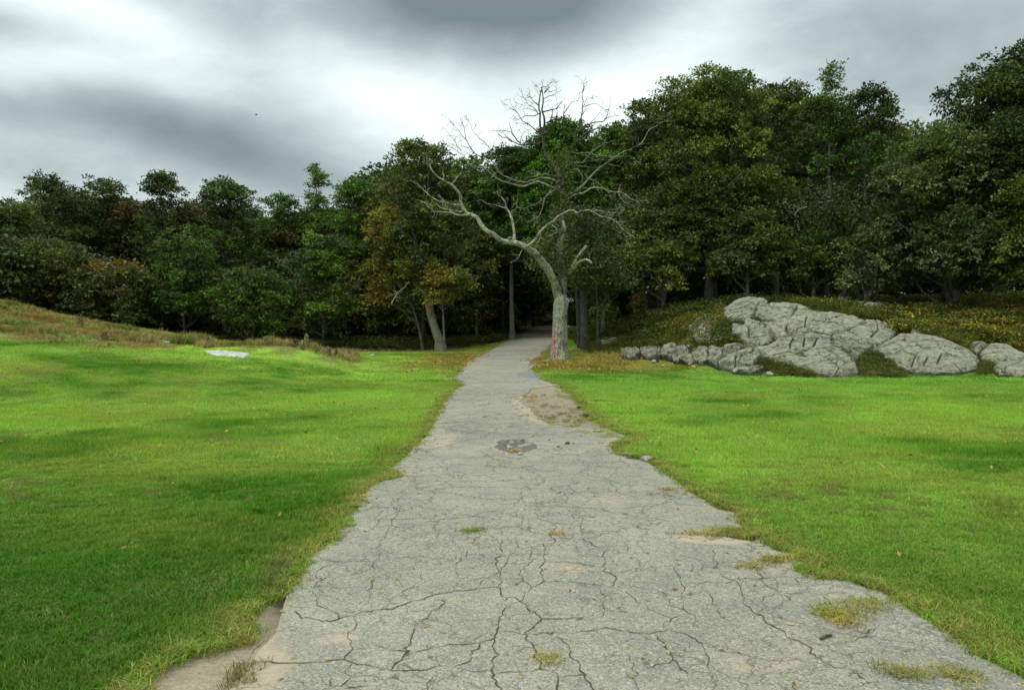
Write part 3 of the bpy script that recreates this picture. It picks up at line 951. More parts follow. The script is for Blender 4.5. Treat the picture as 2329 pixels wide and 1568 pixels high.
# ------------------------------------------------------------------ scattering with geometry nodes (uncountable stuff only)
def scatter(name, protos, P, rot, scl, icol, which, label=None):
    """one object: points carrying instances of small unlinked tufts"""
    me = bpy.data.meshes.new(name)
    me.vertices.add(len(P))
    me.vertices.foreach_set("co", np.asarray(P, np.float32).ravel())
    for nm, val, typ in (('rot', rot, 'FLOAT_VECTOR'), ('scl', scl, 'FLOAT_VECTOR'), ('icol', icol, 'FLOAT_VECTOR')):
        a = me.attributes.new(nm, typ, 'POINT')
        a.data.foreach_set("vector", np.asarray(val, np.float32).ravel())
    a = me.attributes.new('which', 'INT', 'POINT')
    a.data.foreach_set("value", np.asarray(which, np.int32))
    o = obj(name, me, kind='stuff')
    if label:
        o['label'] = label
    ng = bpy.data.node_groups.new(name + "_scatter", 'GeometryNodeTree')
    ng.interface.new_socket("Geometry", in_out='INPUT', socket_type='NodeSocketGeometry')
    ng.interface.new_socket("Geometry", in_out='OUTPUT', socket_type='NodeSocketGeometry')
    N, L = ng.nodes, ng.links
    gi, go = N.new('NodeGroupInput'), N.new('NodeGroupOutput')
    jn = N.new('GeometryNodeJoinGeometry')

    def named(nm, typ):
        n = N.new('GeometryNodeInputNamedAttribute')
        n.data_type = typ
        n.inputs[0].default_value = nm
        return n.outputs[0]
    r_, s_, w_ = named('rot', 'FLOAT_VECTOR'), named('scl', 'FLOAT_VECTOR'), named('which', 'INT')
    for i, p in enumerate(protos):
        cmpn = N.new('FunctionNodeCompare')
        cmpn.data_type = 'INT'
        cmpn.operation = 'EQUAL'
        ins = [q for q in cmpn.inputs if q.type == 'INT']
        L.new(w_, ins[0])
        ins[1].default_value = i
        oi = N.new('GeometryNodeObjectInfo')
        oi.inputs['Object'].default_value = p
        oi.inputs['As Instance'].default_value = True
        ip = N.new('GeometryNodeInstanceOnPoints')
        L.new(gi.outputs[0], ip.inputs['Points'])
        L.new(cmpn.outputs[0], ip.inputs['Selection'])
        L.new(oi.outputs['Geometry'], ip.inputs['Instance'])
        L.new(r_, ip.inputs['Rotation'])
        L.new(s_, ip.inputs['Scale'])
        L.new(ip.outputs[0], jn.inputs[0])
    L.new(jn.outputs[0], go.inputs[0])
    md = o.modifiers.new("scatter", 'NODES')
    md.node_group = ng
    return o


def tuft(name, n, radius, h, wd, bend=0.5, col_lo=(0.7, 0.75, 0.6), col_hi=(1.25, 1.2, 1.3), segs=2, mat=None, flat=0.0):
    a = rng.random(n) * 2 * math.pi
    r = radius * np.sqrt(rng.random(n))
    bx, by = r * np.cos(a), r * np.sin(a)
    hh = h * (0.55 + 0.6 * rng.random(n))
    d = rng.random(n) * 2 * math.pi
    ln = hh * bend * (0.3 + rng.random(n))
    dxx, dyy = np.cos(d), np.sin(d)
    pxn, pyn = -dyy, dxx
    ws = wd * (0.7 + 0.6 * rng.random(n))
    V = np.empty((n, 5 if segs == 2 else 3, 3))
    V[:, 0] = np.stack([bx - pxn * ws / 2, by - pyn * ws / 2, np.full(n, -0.01)], -1)
    V[:, 1] = np.stack([bx + pxn * ws / 2, by + pyn * ws / 2, np.full(n, -0.01)], -1)
    if segs == 2:
        mz = hh * 0.62
        V[:, 2] = np.stack([bx + dxx * ln * .3 + pxn * ws * .4, by + dyy * ln * .3 + pyn * ws * .4, mz], -1)
        V[:, 3] = np.stack([bx + dxx * ln * .3 - pxn * ws * .4, by + dyy * ln * .3 - pyn * ws * .4, mz], -1)
        V[:, 4] = np.stack([bx + dxx * ln, by + dyy * ln, hh * (1 - 0.35 * bend * flat)], -1)
    else:
        V[:, 2] = np.stack([bx + dxx * ln, by + dyy * ln, hh], -1)
    k = np.arange(n)[:, None] * V.shape[1]
    if segs == 2:
        fs = [k + np.array([[0, 1, 2, 3]]), k + np.array([[3, 2, 4]])]
    else:
        fs = [k + np.array([[0, 1, 2]])]
    t = rng.random(n)[:, None]
    c = np.array(col_lo) * (1 - t) + np.array(col_hi) * t
    c = np.repeat(c, V.shape[1], 0)
    me = mesh(name, V.reshape(-1, 3), fs, c, False)
    me.materials.append(mat or M_grass)
    return bpy.data.objects.new(name, me)


def make_one_leaf():
    V = np.array([(-.045, 0, 0), (0, .022, .012), (.045, 0, .004), (0, -.022, .010)])
    me = mesh("fallen_leaf", V, np.array([[0, 1, 2], [0, 2, 3]])[:, ::-1], np.ones((4, 3)))
    me.materials.append(M_leaf_i)
    return bpy.data.objects.new("fallen_leaf", me)


near_t = [tuft("grass_tuft", 64, 0.075, 0.036, 0.0040, 0.9) for _ in range(3)]
mid_t = [tuft("grass_tuft_mid", 52, 0.16, 0.038, 0.009, 0.9, segs=1) for _ in range(3)]
far_t = [tuft("grass_tuft_far", 40, 0.30, 0.038, 0.020, 0.8, segs=1) for _ in range(2)]


def rand_in(y0, y1, dens, side=0.85, x0=None, x1=None):
    xm = side * y1 + 2.0
    lo, hi = (-xm if x0 is None else x0), (xm if x1 is None else x1)
    n = int((hi - lo) * (y1 - y0) * dens)
    x = lo + (hi - lo) * rng.random(n)
    y = y0 + (y1 - y0) * rng.random(n)
    k = np.abs(x) < side * y + 2.0
    return x[k], y[k]


Px, Py, Pw, Ps = [], [], [], []
for (y0, y1, dens, w0, nw) in ((1.8, 3.2, 120, 0, 3), (3.2, 6.0, 420, 0, 3), (6.0, 9.5, 260, 0, 3), (9.5, 15, 95, 3, 3), (15, 22, 60, 3, 3), (22, 34, 20, 6, 2), (34, 50, 10, 6, 2)):
    x, y = rand_in(y0, y1, dens)
    g = gdist(x, y)
    wild = H0(x, y)
    keep = (g > 0.05) & (rng.random(len(x)) < sstep(0.0, 0.2, g) * 0.8 + 0.2)
    keep &= ~((x > 3.5) & (y > 24.8) & (wild > 0.12))
    bare = np.exp(-((x + 1.38 + 0.28 * (y - 4.85)) / 0.11) ** 2 - ((y - 4.9) / 0.5) ** 2)
    keep &= rng.random(len(x)) > bare * 1.1
    x, y = x[keep], y[keep]
    Px.append(x), Py.append(y)
    Pw.append(w0 + rng.integers(0, nw, len(x)))
    Ps.append(0.75 + 0.5 * rng.random(len(x)))
Px, Py, Pw, Ps = map(np.concatenate, (Px, Py, Pw, Ps))
Pz = H(Px, Py)
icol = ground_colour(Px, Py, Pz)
dryb = (rng.random(len(Px)) < 0.05)
icol[dryb] = icol[dryb] * 0.4 + np.array([0.30, 0.26, 0.10]) * 0.6
icol *= (0.92 + 0.36 * rng.random(len(Px)))[:, None]
gsc = Ps * (0.8 + 0.5 * (fbm(Px, Py, 1.2, 3, 91) > 0.15))
rot = np.zeros((len(Px), 3))
rot[:, 2] = rng.random(len(Px)) * 6.283
rot[:, 0] = (rng.random(len(Px)) - .5) * 0.3
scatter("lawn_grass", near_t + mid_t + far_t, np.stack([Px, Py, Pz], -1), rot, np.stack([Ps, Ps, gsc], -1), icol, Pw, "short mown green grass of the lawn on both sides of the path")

# straggling grass and straw along the edges and on the asphalt
strag = [tuft("straggle_tuft", 34, 0.06, 0.036, 0.0042, 1.9, (0.7, 0.7, 0.6), (1.4, 1.3, 1.3)) for _ in range(3)]
ex, ey, ec = [], [], []
for P in (LG, RG):
    for a, b in zip(P[3:-2], P[4:-1]):
        L = np.hypot(*(b - a))
        n = int(L * (55 if a[1] < 10 else 34 if a[1] < 20 else 16)) + 1
        t = rng.random(n)[:, None]
        q = a + (b - a) * t + rng.normal(0, 0.022 + 0.002 * a[1], (n, 2))
        q[:, 0] += 0.035 * (-1 if P is LG else 1)
        ex += list(q[:, 0]); ey += list(q[:, 1])
ec = [np.array([0.30, 0.27, 0.075]) * (0.6 + 0.7 * rng.random()) if rng.random() < 0.42 else np.array([0.16, 0.26, 0.03]) * (0.7 + 0.6 * rng.random()) for _ in ex]
for (px, py, sx, sy, n, c) in [(1078, 1213, .05, .04, 9, (0.20, .24, .06)), (1895, 1405, .09, .05, 16, (.27, .28, .05)), (1915, 1425, .05, .03, 6, (.30, .24, .06)), (1980, 1381, .07, .06, 14, (.26, .26, .06)),
                                (545, 1533, .04, .07, 8, (.18, .16, .06)), (1625, 1217, .16, .03, 18, (.30, .25, .06)), (1700, 1208, .18, .03, 22, (.24, .26, .05)), (1700, 1290, .10, .03, 10, (.30, .26, .08)),
                                (1800, 1276, .14, .04, 22, (.30, .27, .06)), (1265, 1218, .03, .02, 3, (.3, .2, .06)), (1520, 1112, .04, .03, 4, (.33, .27, .07)), (1300, 900, .30, .5, 30, (.30, .27, .07)),
                                (1215, 905, .20, .7, 36, (.36, .27, .10)), (1300, 948, .45, .5, 70, (.20, .19, .05)), (1360, 965, .35, .4, 60, (.26, .28, .05)), (1390, 985, .3, .25, 40, (.24, .27, .05)),
                                (1175, 1027, .08, .05, 5, (.36, .28, .10)), (1100, 920, .1, .3, 4, (.36, .28, .12)), (2135, 1550, .12, .05, 16, (.25, .25, .07)), (1480, 1125, .2, .05, 6, (.3, .25, .1)),
                                (880, 1085, .1, .06, 12, (.28, .27, .06)), (1240, 1500, .04, .02, 3, (.3, .27, .05)), (1330, 870, .3, .8, 20, (.33, .26, .08)), (1262, 925, .3, .3, 24, (.25, .22, .08))]:
    c0 = hit(px, py)[0]
    for _ in range(n):
        ex.append(c0[0] + rng.normal(0, sx)); ey.append(c0[1] + rng.normal(0, sy)); ec.append(np.array(c) * (0.7 + 0.6 * rng.random()))
ex, ey, ec = np.array(ex), np.array(ey), np.array(ec)
s = 0.6 + 0.8 * rng.random(len(ex))
rot = np.zeros((len(ex), 3)); rot[:, 2] = rng.random(len(ex)) * 6.283
scatter("straw_grass", strag, np.stack([ex, ey, H(ex, ey) + 0.008], -1), rot, np.stack([s, s, s * 0.8], -1), ec, rng.integers(0, 3, len(ex)), "yellowed straggling grass along the edges of the asphalt")

# a few leaves blown on to the lawn
x, y = rand_in(3, 26, 1.6)
k = gdist(x, y) > 0.2
x, y = x[k], y[k]
c = np.array([0.34, 0.22, 0.07]) * (0.4 + 0.9 * rng.random((len(x), 1)))
one = make_one_leaf()
rot = rng.normal(0, .5, (len(x), 3)); rot[:, 2] = rng.random(len(x)) * 6.283
s = (0.35 + 0.5 * rng.random(len(x))) * (0.7 + 0.5 * sstep(5, 12, y))
scatter("fallen_leaves", [one], np.stack([x, y, H(x, y) + 0.035], -1), rot, np.stack([s, s, s], -1), c, np.zeros(len(x)), "single brown leaves blown on to the lawn")

# tall dry grass on the mound and the left rise
tall = [tuft("dry_grass_tuft", 30, 0.10, 0.34, 0.012, 0.55, (0.7, 0.65, 0.55), (1.3, 1.25, 1.2)) for _ in range(3)]
x = -30 + 26 * rng.random(60000); y = 19 + 21 * rng.random(60000)
z = H(x, y)
px_, py_ = proj(x, y, z)
cr_ = poly_dist(px_, py_, [(-900, 735), (0, 762), (160, 785), (300, 788), (480, 789), (620, 794), (700, 805), (810, 836), (820, 780), (700, 700), (-900, 500)])
keep = (cr_ > 8 + 26 * fbm(x, y, 1.0, 3, 8)) & (rng.random(len(x)) < 0.16 + 0.42 * sstep(-0.1, 0.4, fbm(x, y, 1.3, 3, 17)) + 0.25 * sstep(330, 420, px_)) & (y < 36)
x, y, z, px_ = x[keep], y[keep], z[keep], px_[keep]
c = lerp(np.broadcast_to(np.array([0.36, 0.28, 0.14]), (len(x), 3)), [0.28, 0.15, 0.045], sstep(330, 120, px_) * sstep(-0.4, 0.4, fbm(x, y, 1.5, 3, 12)) * 0.9)
c = lerp(c, [0.15, 0.19, 0.04], (sstep(900, 300, px_) * sstep(-0.15, 0.3, fbm(x, y, 1.2, 3, 13) + 0.15 * rng.normal(0, 1, len(x))))) * (0.6 + 0.7 * rng.random(len(x)))[:, None]
s = (0.30 + 0.5 * rng.random(len(x)) + 0.45 * (fbm(x, y, 0.9, 2, 15) > 0.25)) * (0.55 + 0.5 * sstep(200, 400, px_))
rot = np.zeros((len(x), 3)); rot[:, 2] = rng.random(len(x)) * 6.283; rot[:, 1] = 0.25
scatter("dry_grass", tall, np.stack([x, y, z], -1), rot, np.stack([s, s, s], -1), c, rng.integers(0, 3, len(x)), "tall straw-coloured grass on the crest of the mound")


def leafy_tuft(name, n, radius, h, size, flat=0.5):
    """low plants: stems with small leaves"""
    c = rng.normal(0, 1, (n, 3)) * [radius, radius, 0] + [0, 0, 0]
    c[:, 2] = h * rng.random(n) ** 0.7
    return leaf_mesh(name, c, size, np.ones((n, 3)) * (0.65 + 0.7 * rng.random(n))[:, None], up=flat)


def leaf_geo(C, size, up=0.5, outward=None):
    """one folded rhombic leaf per centre"""
    n = len(C)
    d = rng.normal(0, 1, (n, 3))
    if outward is not None:
        d = d * 0.8 + outward * 1.0
    d[:, 2] -= 0.35
    d /= np.linalg.norm(d, axis=1)[:, None]
    nrm = rng.normal(0, 0.55, (n, 3)) + [0, 0, up * 2.0]
    sd = np.cross(d, nrm)
    sd /= np.linalg.norm(sd, axis=1)[:, None] + 1e-9
    nn = np.cross(sd, d)
    L = (size * (0.65 + 0.7 * rng.random(n)))[:, None]
    W_ = L * 0.30
    V = np.empty((n, 4, 3))
    V[:, 0] = C
    V[:, 1] = C + d * L * 0.55 + sd * W_ + nn * L * 0.10
    V[:, 2] = C + d * L
    V[:, 3] = C + d * L * 0.55 - sd * W_ + nn * L * 0.10
    k = np.arange(n)[:, None] * 4
    Fq = np.concatenate([k + np.array([[0, 1, 2]]), k + np.array([[0, 2, 3]])])
    return V.reshape(-1, 3), Fq


def leaf_mesh(name, C, size, col, up=0.5, outward=None):
    V, Fq = leaf_geo(C, size, up, outward)
    return mesh(name, V, Fq, np.repeat(col, 4, 0), False)


def make_proto(name, n, radius, h, size, mat):
    me = leafy_tuft(name, n, radius, h, size)
    me.materials.append(mat)
    return bpy.data.objects.new(name, me)


brush = [make_proto("brush_clump", 70, 0.17, 0.38, 0.085, M_grass) for _ in range(3)] + [tuft("brush_grass", 26, 0.10, 0.36, 0.012, 0.5) for _ in range(2)]
litter = [make_proto("leaf_litter_bit", 10, 0.20, 0.02, 0.075, M_leaf_i) for _ in range(2)]
x = 3.5 + 32 * rng.random(90000); y = 24.5 + 24 * rng.random(90000)
z = H(x, y)
px_, py_ = proj(x, y, z)
dens = sstep(0.10, 0.5, z) * (0.22 + 0.6 * sstep(1950, 2050, px_)) * sstep(52, 40, y)
dens += 0.5 * np.exp(-((y - 24.9) / 0.35) ** 2) * (px_ > 1700)          # weeds along the foot of the rock
keep = (rng.random(len(x)) < dens) & (gdist(x, y) > 0.4) & (np.abs(x) < 0.75 * y)
x, y, z, px_, py_ = x[keep], y[keep], z[keep], px_[keep], py_[keep]
n_ = fbm(x, y, 1.4, 3, 21)
c = lerp(np.broadcast_to(np.array([0.060, 0.080, 0.015]), (len(x), 3)), [0.17, 0.15, 0.022], sstep(-0.15, 0.5, n_ + 0.25 * rng.normal(0, 1, len(x))))
c = lerp(c, [0.17, 0.09, 0.022], sstep(0.55, 0.9, fbm(x, y, 0.8, 3, 22) + 0.3 * rng.normal(0, 1, len(x))))
c = lerp(c, [0.075, 0.135, 0.014], sstep(26.2, 25.2, y))
gold = (rng.random(len(x)) < 0.03) & (px_ > 1980)
c[gold] = [0.42, 0.33, 0.03]
c = c * (0.6 + 0.7 * rng.random(len(x)))[:, None]
s = (0.35 + 0.55 * rng.random(len(x)) + 0.5 * (fbm(x, y, 1.1, 2, 29) > 0.3)) * (0.55 + 0.55 * sstep(25.5, 30, y)) * (0.6 + 0.4 * sstep(0.3, 1.0, z))
rot = np.zeros((len(x), 3)); rot[:, 2] = rng.random(len(x)) * 6.283
BRUSH = (x, y, z, rot, s, c, rng.integers(0, 5, len(x)))

# fallen leaves and verge plants along the wood's edge
x = -34 + 66 * rng.random(30000); y = 26 + 44 * rng.random(30000)
Yf = np.interp(x, [-60, -30, -18, -10, -6, -3, 0, 3, 5, 8, 12, 16, 30], [34, 36, 43, 45, 46, 47, 52, 47, 43, 41, 39, 40, 42])
och = np.exp(-((x - 3.2) / 4.6) ** 2 - ((y - 34) / 7) ** 2) + np.exp(-((x + 1.9) / 2.5) ** 2 - ((y - 38) / 8.0) ** 2) + 0.5 * sstep(-2, 1, y - Yf)
keep = (rng.random(len(x)) < 0.55 * och) & (-poly_dist(x, y, APOLY) > -0.3)
x, y = x[keep], y[keep]
c = np.array([0.30, 0.20, 0.07]) * (0.45 + 0.9 * rng.random((len(x), 1))) * np.array([1, 0.9, 0.8]) ** rng.random((len(x), 1))
rot = np.zeros((len(x), 3)); rot[:, 2] = rng.random(len(x)) * 6.283
s = 0.8 + 0.6 * rng.random(len(x))
scatter("fallen_leaves_litter", litter, np.stack([x, y, H(x, y) + 0.012], -1), rot, np.stack([s, s, s], -1), c, rng.integers(0, 2, len(x)), "brown fallen leaves beside the path and under the trees")

x = -34 + 70 * rng.random(26000); y = 40 + 30 * rng.random(26000)
Yf = np.interp(x, [-60, -30, -18, -10, -6, -3, 0, 3, 5, 8, 12, 16, 30], [36, 38, 46, 47.5, 48, 49, 52, 47, 43, 41, 40, 41, 43])
g = -poly_dist(x, y, GPOLY)
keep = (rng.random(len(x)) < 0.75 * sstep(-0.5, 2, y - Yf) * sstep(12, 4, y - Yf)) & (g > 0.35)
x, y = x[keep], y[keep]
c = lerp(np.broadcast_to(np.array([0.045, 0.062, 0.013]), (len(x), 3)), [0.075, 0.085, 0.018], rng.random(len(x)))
rot = np.zeros((len(x), 3)); rot[:, 2] = rng.random(len(x)) * 6.283
s = 0.6 + 1.0 * rng.random(len(x))
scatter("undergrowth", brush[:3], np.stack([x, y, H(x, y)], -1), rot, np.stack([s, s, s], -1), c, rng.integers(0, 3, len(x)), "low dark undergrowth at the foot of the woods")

# ------------------------------------------------------------------ rocks
ROCK_CRACKS = [RK(c) for c in [
    [(1200, 230), (1190, 280), (1215, 310), (1150, 330), (1050, 345), (1000, 385)], [(1210, 290), (1140, 275), (1060, 262), (960, 250)], [(1215, 310), (1310, 325), (1400, 310), (1500, 255)],
    [(1050, 345), (1010, 300)], [(900, 285), (905, 340)], [(815, 330), (870, 355), (960, 385)], [(1330, 340), (1330, 380), (1390, 405), (1430, 450), (1470, 520)], [(1130, 340), (1110, 400)],
    [(1190, 345), (1180, 400)], [(1260, 340), (1230, 400)], [(1000, 165), (1010, 185), (1060, 190)], [(1420, 225), (1350, 235)], [(1090, 300), (1130, 330)], [(1100, 275), (1095, 310)],
    [(1500, 350), (1580, 385)], [(1330, 345), (1440, 350), (1530, 385)], [(1240, 250), (1320, 260), (1400, 275)], [(930, 215), (990, 240), (1050, 255)], [(960, 160), (925, 220)], [(1550, 250), (1570, 300), (1530, 345)],
    [(1760, 420), (1790, 440), (1830, 440)], [(1870, 500), (1890, 470)], [(1740, 500), (1760, 470)], [(1800, 500), (1820, 480)], [(2000, 430), (1960, 440)], [(2060, 400), (2100, 375), (2150, 365)],
    [(2110, 455), (2200, 460), (2329, 455)], [(505, 442), (535, 385)], [(592, 430), (612, 385)], [(692, 462), (702, 400)], [(747, 492), (782, 396)], [(832, 500), (845, 430), (882, 395)], [(437, 434), (460, 380)],
    [(342, 435), (343, 405)], [(1030, 440), (1100, 420), (1200, 440)], [(1150, 180), (1120, 230), (1060, 240)], [(830, 170), (900, 160), (960, 175)], [(1290, 400), (1350, 430), (1400, 480)], [(1010, 300), (1020, 345)]]]


def slab(name, poly, thick=0.22, parent=None, Ymax=60, seed=0, fit=None, buried=0.45, step=1.3, rough=1.0, rim=0.10, cell=1.5, grow=1.5, hm=0.45, drop=0.0, label=None, cat=None, mat=None):
    """a block of rock: its outline on the sloping ground, its own thickness, worn and broken surface"""
    P = np.array(poly, float)
    x0, y0 = P.min(0) - 3
    x1, y1 = P.max(0) + 3
    nx, ny = max(6, int((x1 - x0) / step)), max(5, int((y1 - y0) / step))
    GX, GY = np.meshgrid(np.linspace(x0, x1, nx), np.linspace(y0, y1, ny))
    sd = poly_dist(GX, GY, P) + grow
    if fit is None:
        ii = (sd > 0) & (rng.random(sd.shape) < 400 / max(1, (sd > 0).sum()))
        if ii.sum() < 8:
            ii = sd > -2
        h = hit(GX[ii], GY[ii])
        A = np.stack([np.ones(ii.sum()), (GX[ii] - P[:, 0].mean()) / 100, (GY[ii] - P[:, 1].mean()) / 100], -1)
        iv = 1 / h[:, 1]
        ok = h[:, 1] < Ymax
        for _ in range(4):
            co, *_r = np.linalg.lstsq(A[ok], iv[ok], rcond=None)
            res = np.abs(A @ co - iv)
            ok2 = ok & (res < max(np.quantile(res[ok], 0.85), 1e-5))
            if ok2.sum() < 6:
                break
            ok = ok2
        iY = co[0] + co[1] * (GX - P[:, 0].mean()) / 100 + co[2] * (GY - P[:, 1].mean()) / 100
        Yd = 1 / np.clip(iY, 1 / Ymax, 1 / 20)
    else:
        Yb, Yt = fit
        f_ = (GY - P[:, 1].min()) / (P[:, 1].max() - P[:, 1].min())
        Yd = 1 / (1 / Yt + (1 / Yb - 1 / Yt) * f_)
    W3 = pt(GX, GY, Yd)
    # common outward direction
    e1 = W3[ny // 2, -1] - W3[ny // 2, 0]
    e2 = W3[0, nx // 2] - W3[-1, nx // 2]
    nrm = np.cross(e1, e2)
    nrm /= np.linalg.norm(nrm)
    if nrm[2] < 0 or (abs(nrm[2]) < 0.2 and nrm[1] > 0):
        nrm = -nrm
    m = Yd / F
    sdm = sd * m * 1.15
    sdm = sdm + fbm(W3[..., 0] * 1.0 + seed, W3[..., 2] * 2 + W3[..., 1], 0.35, 3, seed) * 0.03
    prof = np.clip(sdm / rim, 0, 1)
    prof = np.sqrt(1 - (1 - prof) ** 2)
    off = thick * prof
    X_, Z_ = W3[..., 0] + seed * 3.1, W3[..., 2] * 1.4 + W3[..., 1] * 0.8
    # broken steps and facets
    fc = fbm(X_, Z_, 1.1, 2, seed + 3)
    lay_ = (Z_ * 0.9 + X_ * 0.35 + 0.5 * fc) / 0.33
    stepf = (np.floor(lay_) + sstep(0.0, 0.35, lay_ - np.floor(lay_))) - lay_
    # angular blocks: each cell of the broken surface has its own tilt and height
    wx = X_ + 0.16 * fbm(X_, Z_, 0.5, 3, seed + 31)
    wz_ = Z_ + 0.16 * fbm(X_, Z_, 0.5, 3, seed + 32)
    ca_, sa_ = math.cos(0.5), math.sin(0.5)
    qx_, qz_ = (wx * ca_ + wz_ * sa_) / cell, (-wx * sa_ + wz_ * ca_) / (cell * 0.62)
    ix_, iz_ = np.floor(qx_), np.floor(qz_)
    d1 = np.full(qx_.shape, 9.0); d2 = d1.copy(); hh_ = d1 * 0
    for ddx in (-1, 0, 1):
        for ddz in (-1, 0, 1):
            cx_, cz_ = ix_ + ddx, iz_ + ddz
            sx_ = cx_ + 0.15 + 0.7 * hash2(cx_, cz_, seed)
            sz_ = cz_ + 0.15 + 0.7 * hash2(cx_, cz_, seed + 1)
            dd_ = np.hypot(qx_ - sx_, qz_ - sz_)
            val = 0.16 * (hash2(cx_, cz_, seed + 2) - 0.5) + (qx_ - sx_) * 0.20 * (hash2(cx_, cz_, seed + 3) - 0.5) + (qz_ - sz_) * 0.30 * (hash2(cx_, cz_, seed + 4) - 0.6)
            nearer = dd_ < d1
            d2 = np.where(nearer, d1, np.minimum(d2, dd_))
            hh_ = np.where(nearer, val, hh_)
            d1 = np.where(nearer, dd_, d1)
    gap = d2 - d1
    off = off + prof * rough * (hh_ * min(1.0, cell) * 1.3 * hm + 0.035 * fc + 0.018 * stepf + 0.030 * fbm(X_, Z_, 0.22, 4, seed + 8))
    off = off - prof * rough * 0.10 * np.exp(-(gap / (0.045 / cell)) ** 2) * (hash2(ix_ * 0 + 3, iz_ * 0, seed) * 0.5 + 0.5)
    groove = 0.7 * np.exp(-(gap / (0.05 / cell)) ** 2)
    for cl in ROCK_CRACKS:
        ca = np.array(cl)
        if ca[:, 0].max() < x0 or ca[:, 0].min() > x1 or ca[:, 1].max() < y0 or ca[:, 1].min() > y1:
            continue
        dc = poly_dist(GX + 2.2 * fbm(GX, GY, 9, 3, 5), GY + 2.2 * fbm(GX, GY, 9, 3, 6), ca, False)
        gk = np.exp(-(dc / 1.35) ** 2)
        groove = np.maximum(groove, gk)
        off = off - 0.16 * gk * np.clip(prof, 0, 1)
    groove = np.maximum(groove, 0.9 * sstep(2.4, 0.6, sd) if grow > 1.2 else 0)
    off = np.where(sdm < 0, -buried * np.clip(-sd / 1.0, 0.0, 1.0), off)
    W3 = W3 + nrm * (off - drop * thick)[..., None]
    keep_v = (sd > -2.5)
    Fq = grid_faces(ny, nx)
    kf = keep_v.ravel()[Fq].all(1)
    Fq = Fq[kf]
    used, inv = np.unique(Fq, return_inverse=True)
    me = mesh(name, W3.reshape(-1, 3)[used], inv.reshape(-1, 4)[:, ::-1], None, False, {'groove': groove.ravel()[used]})
    o = obj(name, me, mat or M_rock, parent=parent, label=label, cat=cat)
    return o


def outcrop(name, pieces, label, cat="rock", **kw):
    """several blocks of one outcrop under an empty at its base"""
    allp = np.vstack([np.array(p) for p in pieces])
    b = hit([allp[:, 0].mean()], [allp[:, 1].max()])[0]
    e = empty(name, (0, 0, 0), label, cat)
    e.location = b
    for i, p in enumerate(pieces):
        o = slab("rock_slab", p, seed=i * 7 + len(pieces), parent=e, **kw)
        o.matrix_parent_inverse.identity()
        o.data.transform(__import__('mathutils').Matrix.Translation(-e.location))
    return e


main_p = [RK(p) for p in [
    [(770, 190), (830, 145), (900, 125), (960, 128), (1002, 145), (975, 175), (930, 215), (880, 240), (800, 250), (778, 220)],
    [(925, 215), (960, 180), (1010, 160), (1090, 156), (1170, 170), (1240, 200), (1330, 203), (1420, 222), (1510, 246), (1400, 300), (1320, 322), (1240, 302), (1180, 272), (1130, 268), (1050, 260), (990, 245)],
    [(1500, 250), (1560, 246), (1640, 270), (1664, 310), (1625, 352), (1555, 388), (1505, 352), (1405, 308)],
    [(818, 268), (900, 275), (1010, 300), (1022, 350), (960, 385), (920, 380), (870, 355), (813, 330)],
    [(885, 232), (960, 248), (1090, 268), (1160, 280), (1130, 320), (1040, 330), (1012, 297), (880, 270)],
    [(1100, 275), (1190, 275), (1240, 310), (1335, 330), (1320, 350), (1250, 342), (1180, 333), (1120, 325)],
    [(925, 395), (1000, 385), (1050, 345), (1130, 333), (1250, 332), (1322, 335), (1332, 380), (1390, 410), (1440, 440), (1475, 522), (1300, 532), (1200, 507), (1100, 472), (1000, 440)],
    [(1340, 345), (1440, 345), (1470, 375), (1535, 380), (1500, 420), (1462, 450), (1440, 425), (1390, 402), (1335, 375)],
    [(1330, 325), (1420, 305), (1540, 345), (1550, 385), (1480, 375), (1440, 345), (1350, 345)]]]
outcrop("rock_outcrop", main_p, "largest pale grey-green bedrock outcrop, broken into stepped slabs, on the slope behind the lawn", drop=0.35, thick=0.26, hm=0.2)
ledge_p = [RK(p) for p in [
    [(245, 408), (300, 398), (342, 405), (332, 430), (280, 437), (248, 430)], [(343, 408), (380, 390), (432, 400), (425, 432), (360, 434)], [(433, 418), (460, 380), (490, 370), (532, 384), (505, 442), (438, 434)],
    [(508, 436), (545, 380), (612, 385), (592, 430), (577, 462), (518, 456)], [(632, 405), (668, 388), (702, 400), (692, 462), (660, 477), (628, 452)], [(700, 402), (782, 396), (747, 492), (688, 467)],
    [(780, 402), (830, 376), (882, 395), (842, 430), (832, 500), (748, 494)], [(846, 432), (930, 408), (964, 442), (922, 487), (838, 487)], [(828, 488), (920, 490), (975, 509), (900, 520), (822, 514)], [(575, 420), (640, 430), (625, 470), (570, 460)]]]
outcrop("rock_ledge", ledge_p, "low broken ledge of squarish rock blocks at the lawn's edge left of the outcrop", thick=0.22, rim=0.035, cell=0.5, rough=1.25, grow=2.2, hm=1.1)
slab("dome_rock", RK([(1535, 412), (1600, 370), (1650, 345), (1680, 326), (1780, 325), (1870, 338), (1960, 372), (2050, 418), (2094, 460), (2080, 502), (1990, 524), (1860, 522), (1740, 514), (1670, 490), (1650, 460), (1560, 424)]),
     0.45, seed=60, rim=0.75, rough=0.45, cell=1.9, label="smooth rounded dome of grey rock right of the big outcrop at the lawn's edge", cat="rock")
rp = [RK(p) for p in [[(2040, 362), (2100, 358), (2150, 366), (2105, 400), (2085, 420), (2055, 395)], [(2095, 425), (2150, 370), (2230, 373), (2329, 425), (2520, 470), (2520, 500), (2330, 458), (2200, 462), (2110, 455)],
                      [(2165, 500), (2190, 466), (2330, 460), (2520, 500), (2520, 530), (2200, 528)]]]
outcrop("rock_outcrop", rp, "cracked low rock at the lawn's edge, beyond the dome rock, running out of the picture", thick=0.3, rim=0.4, rough=0.6, cell=1.6)
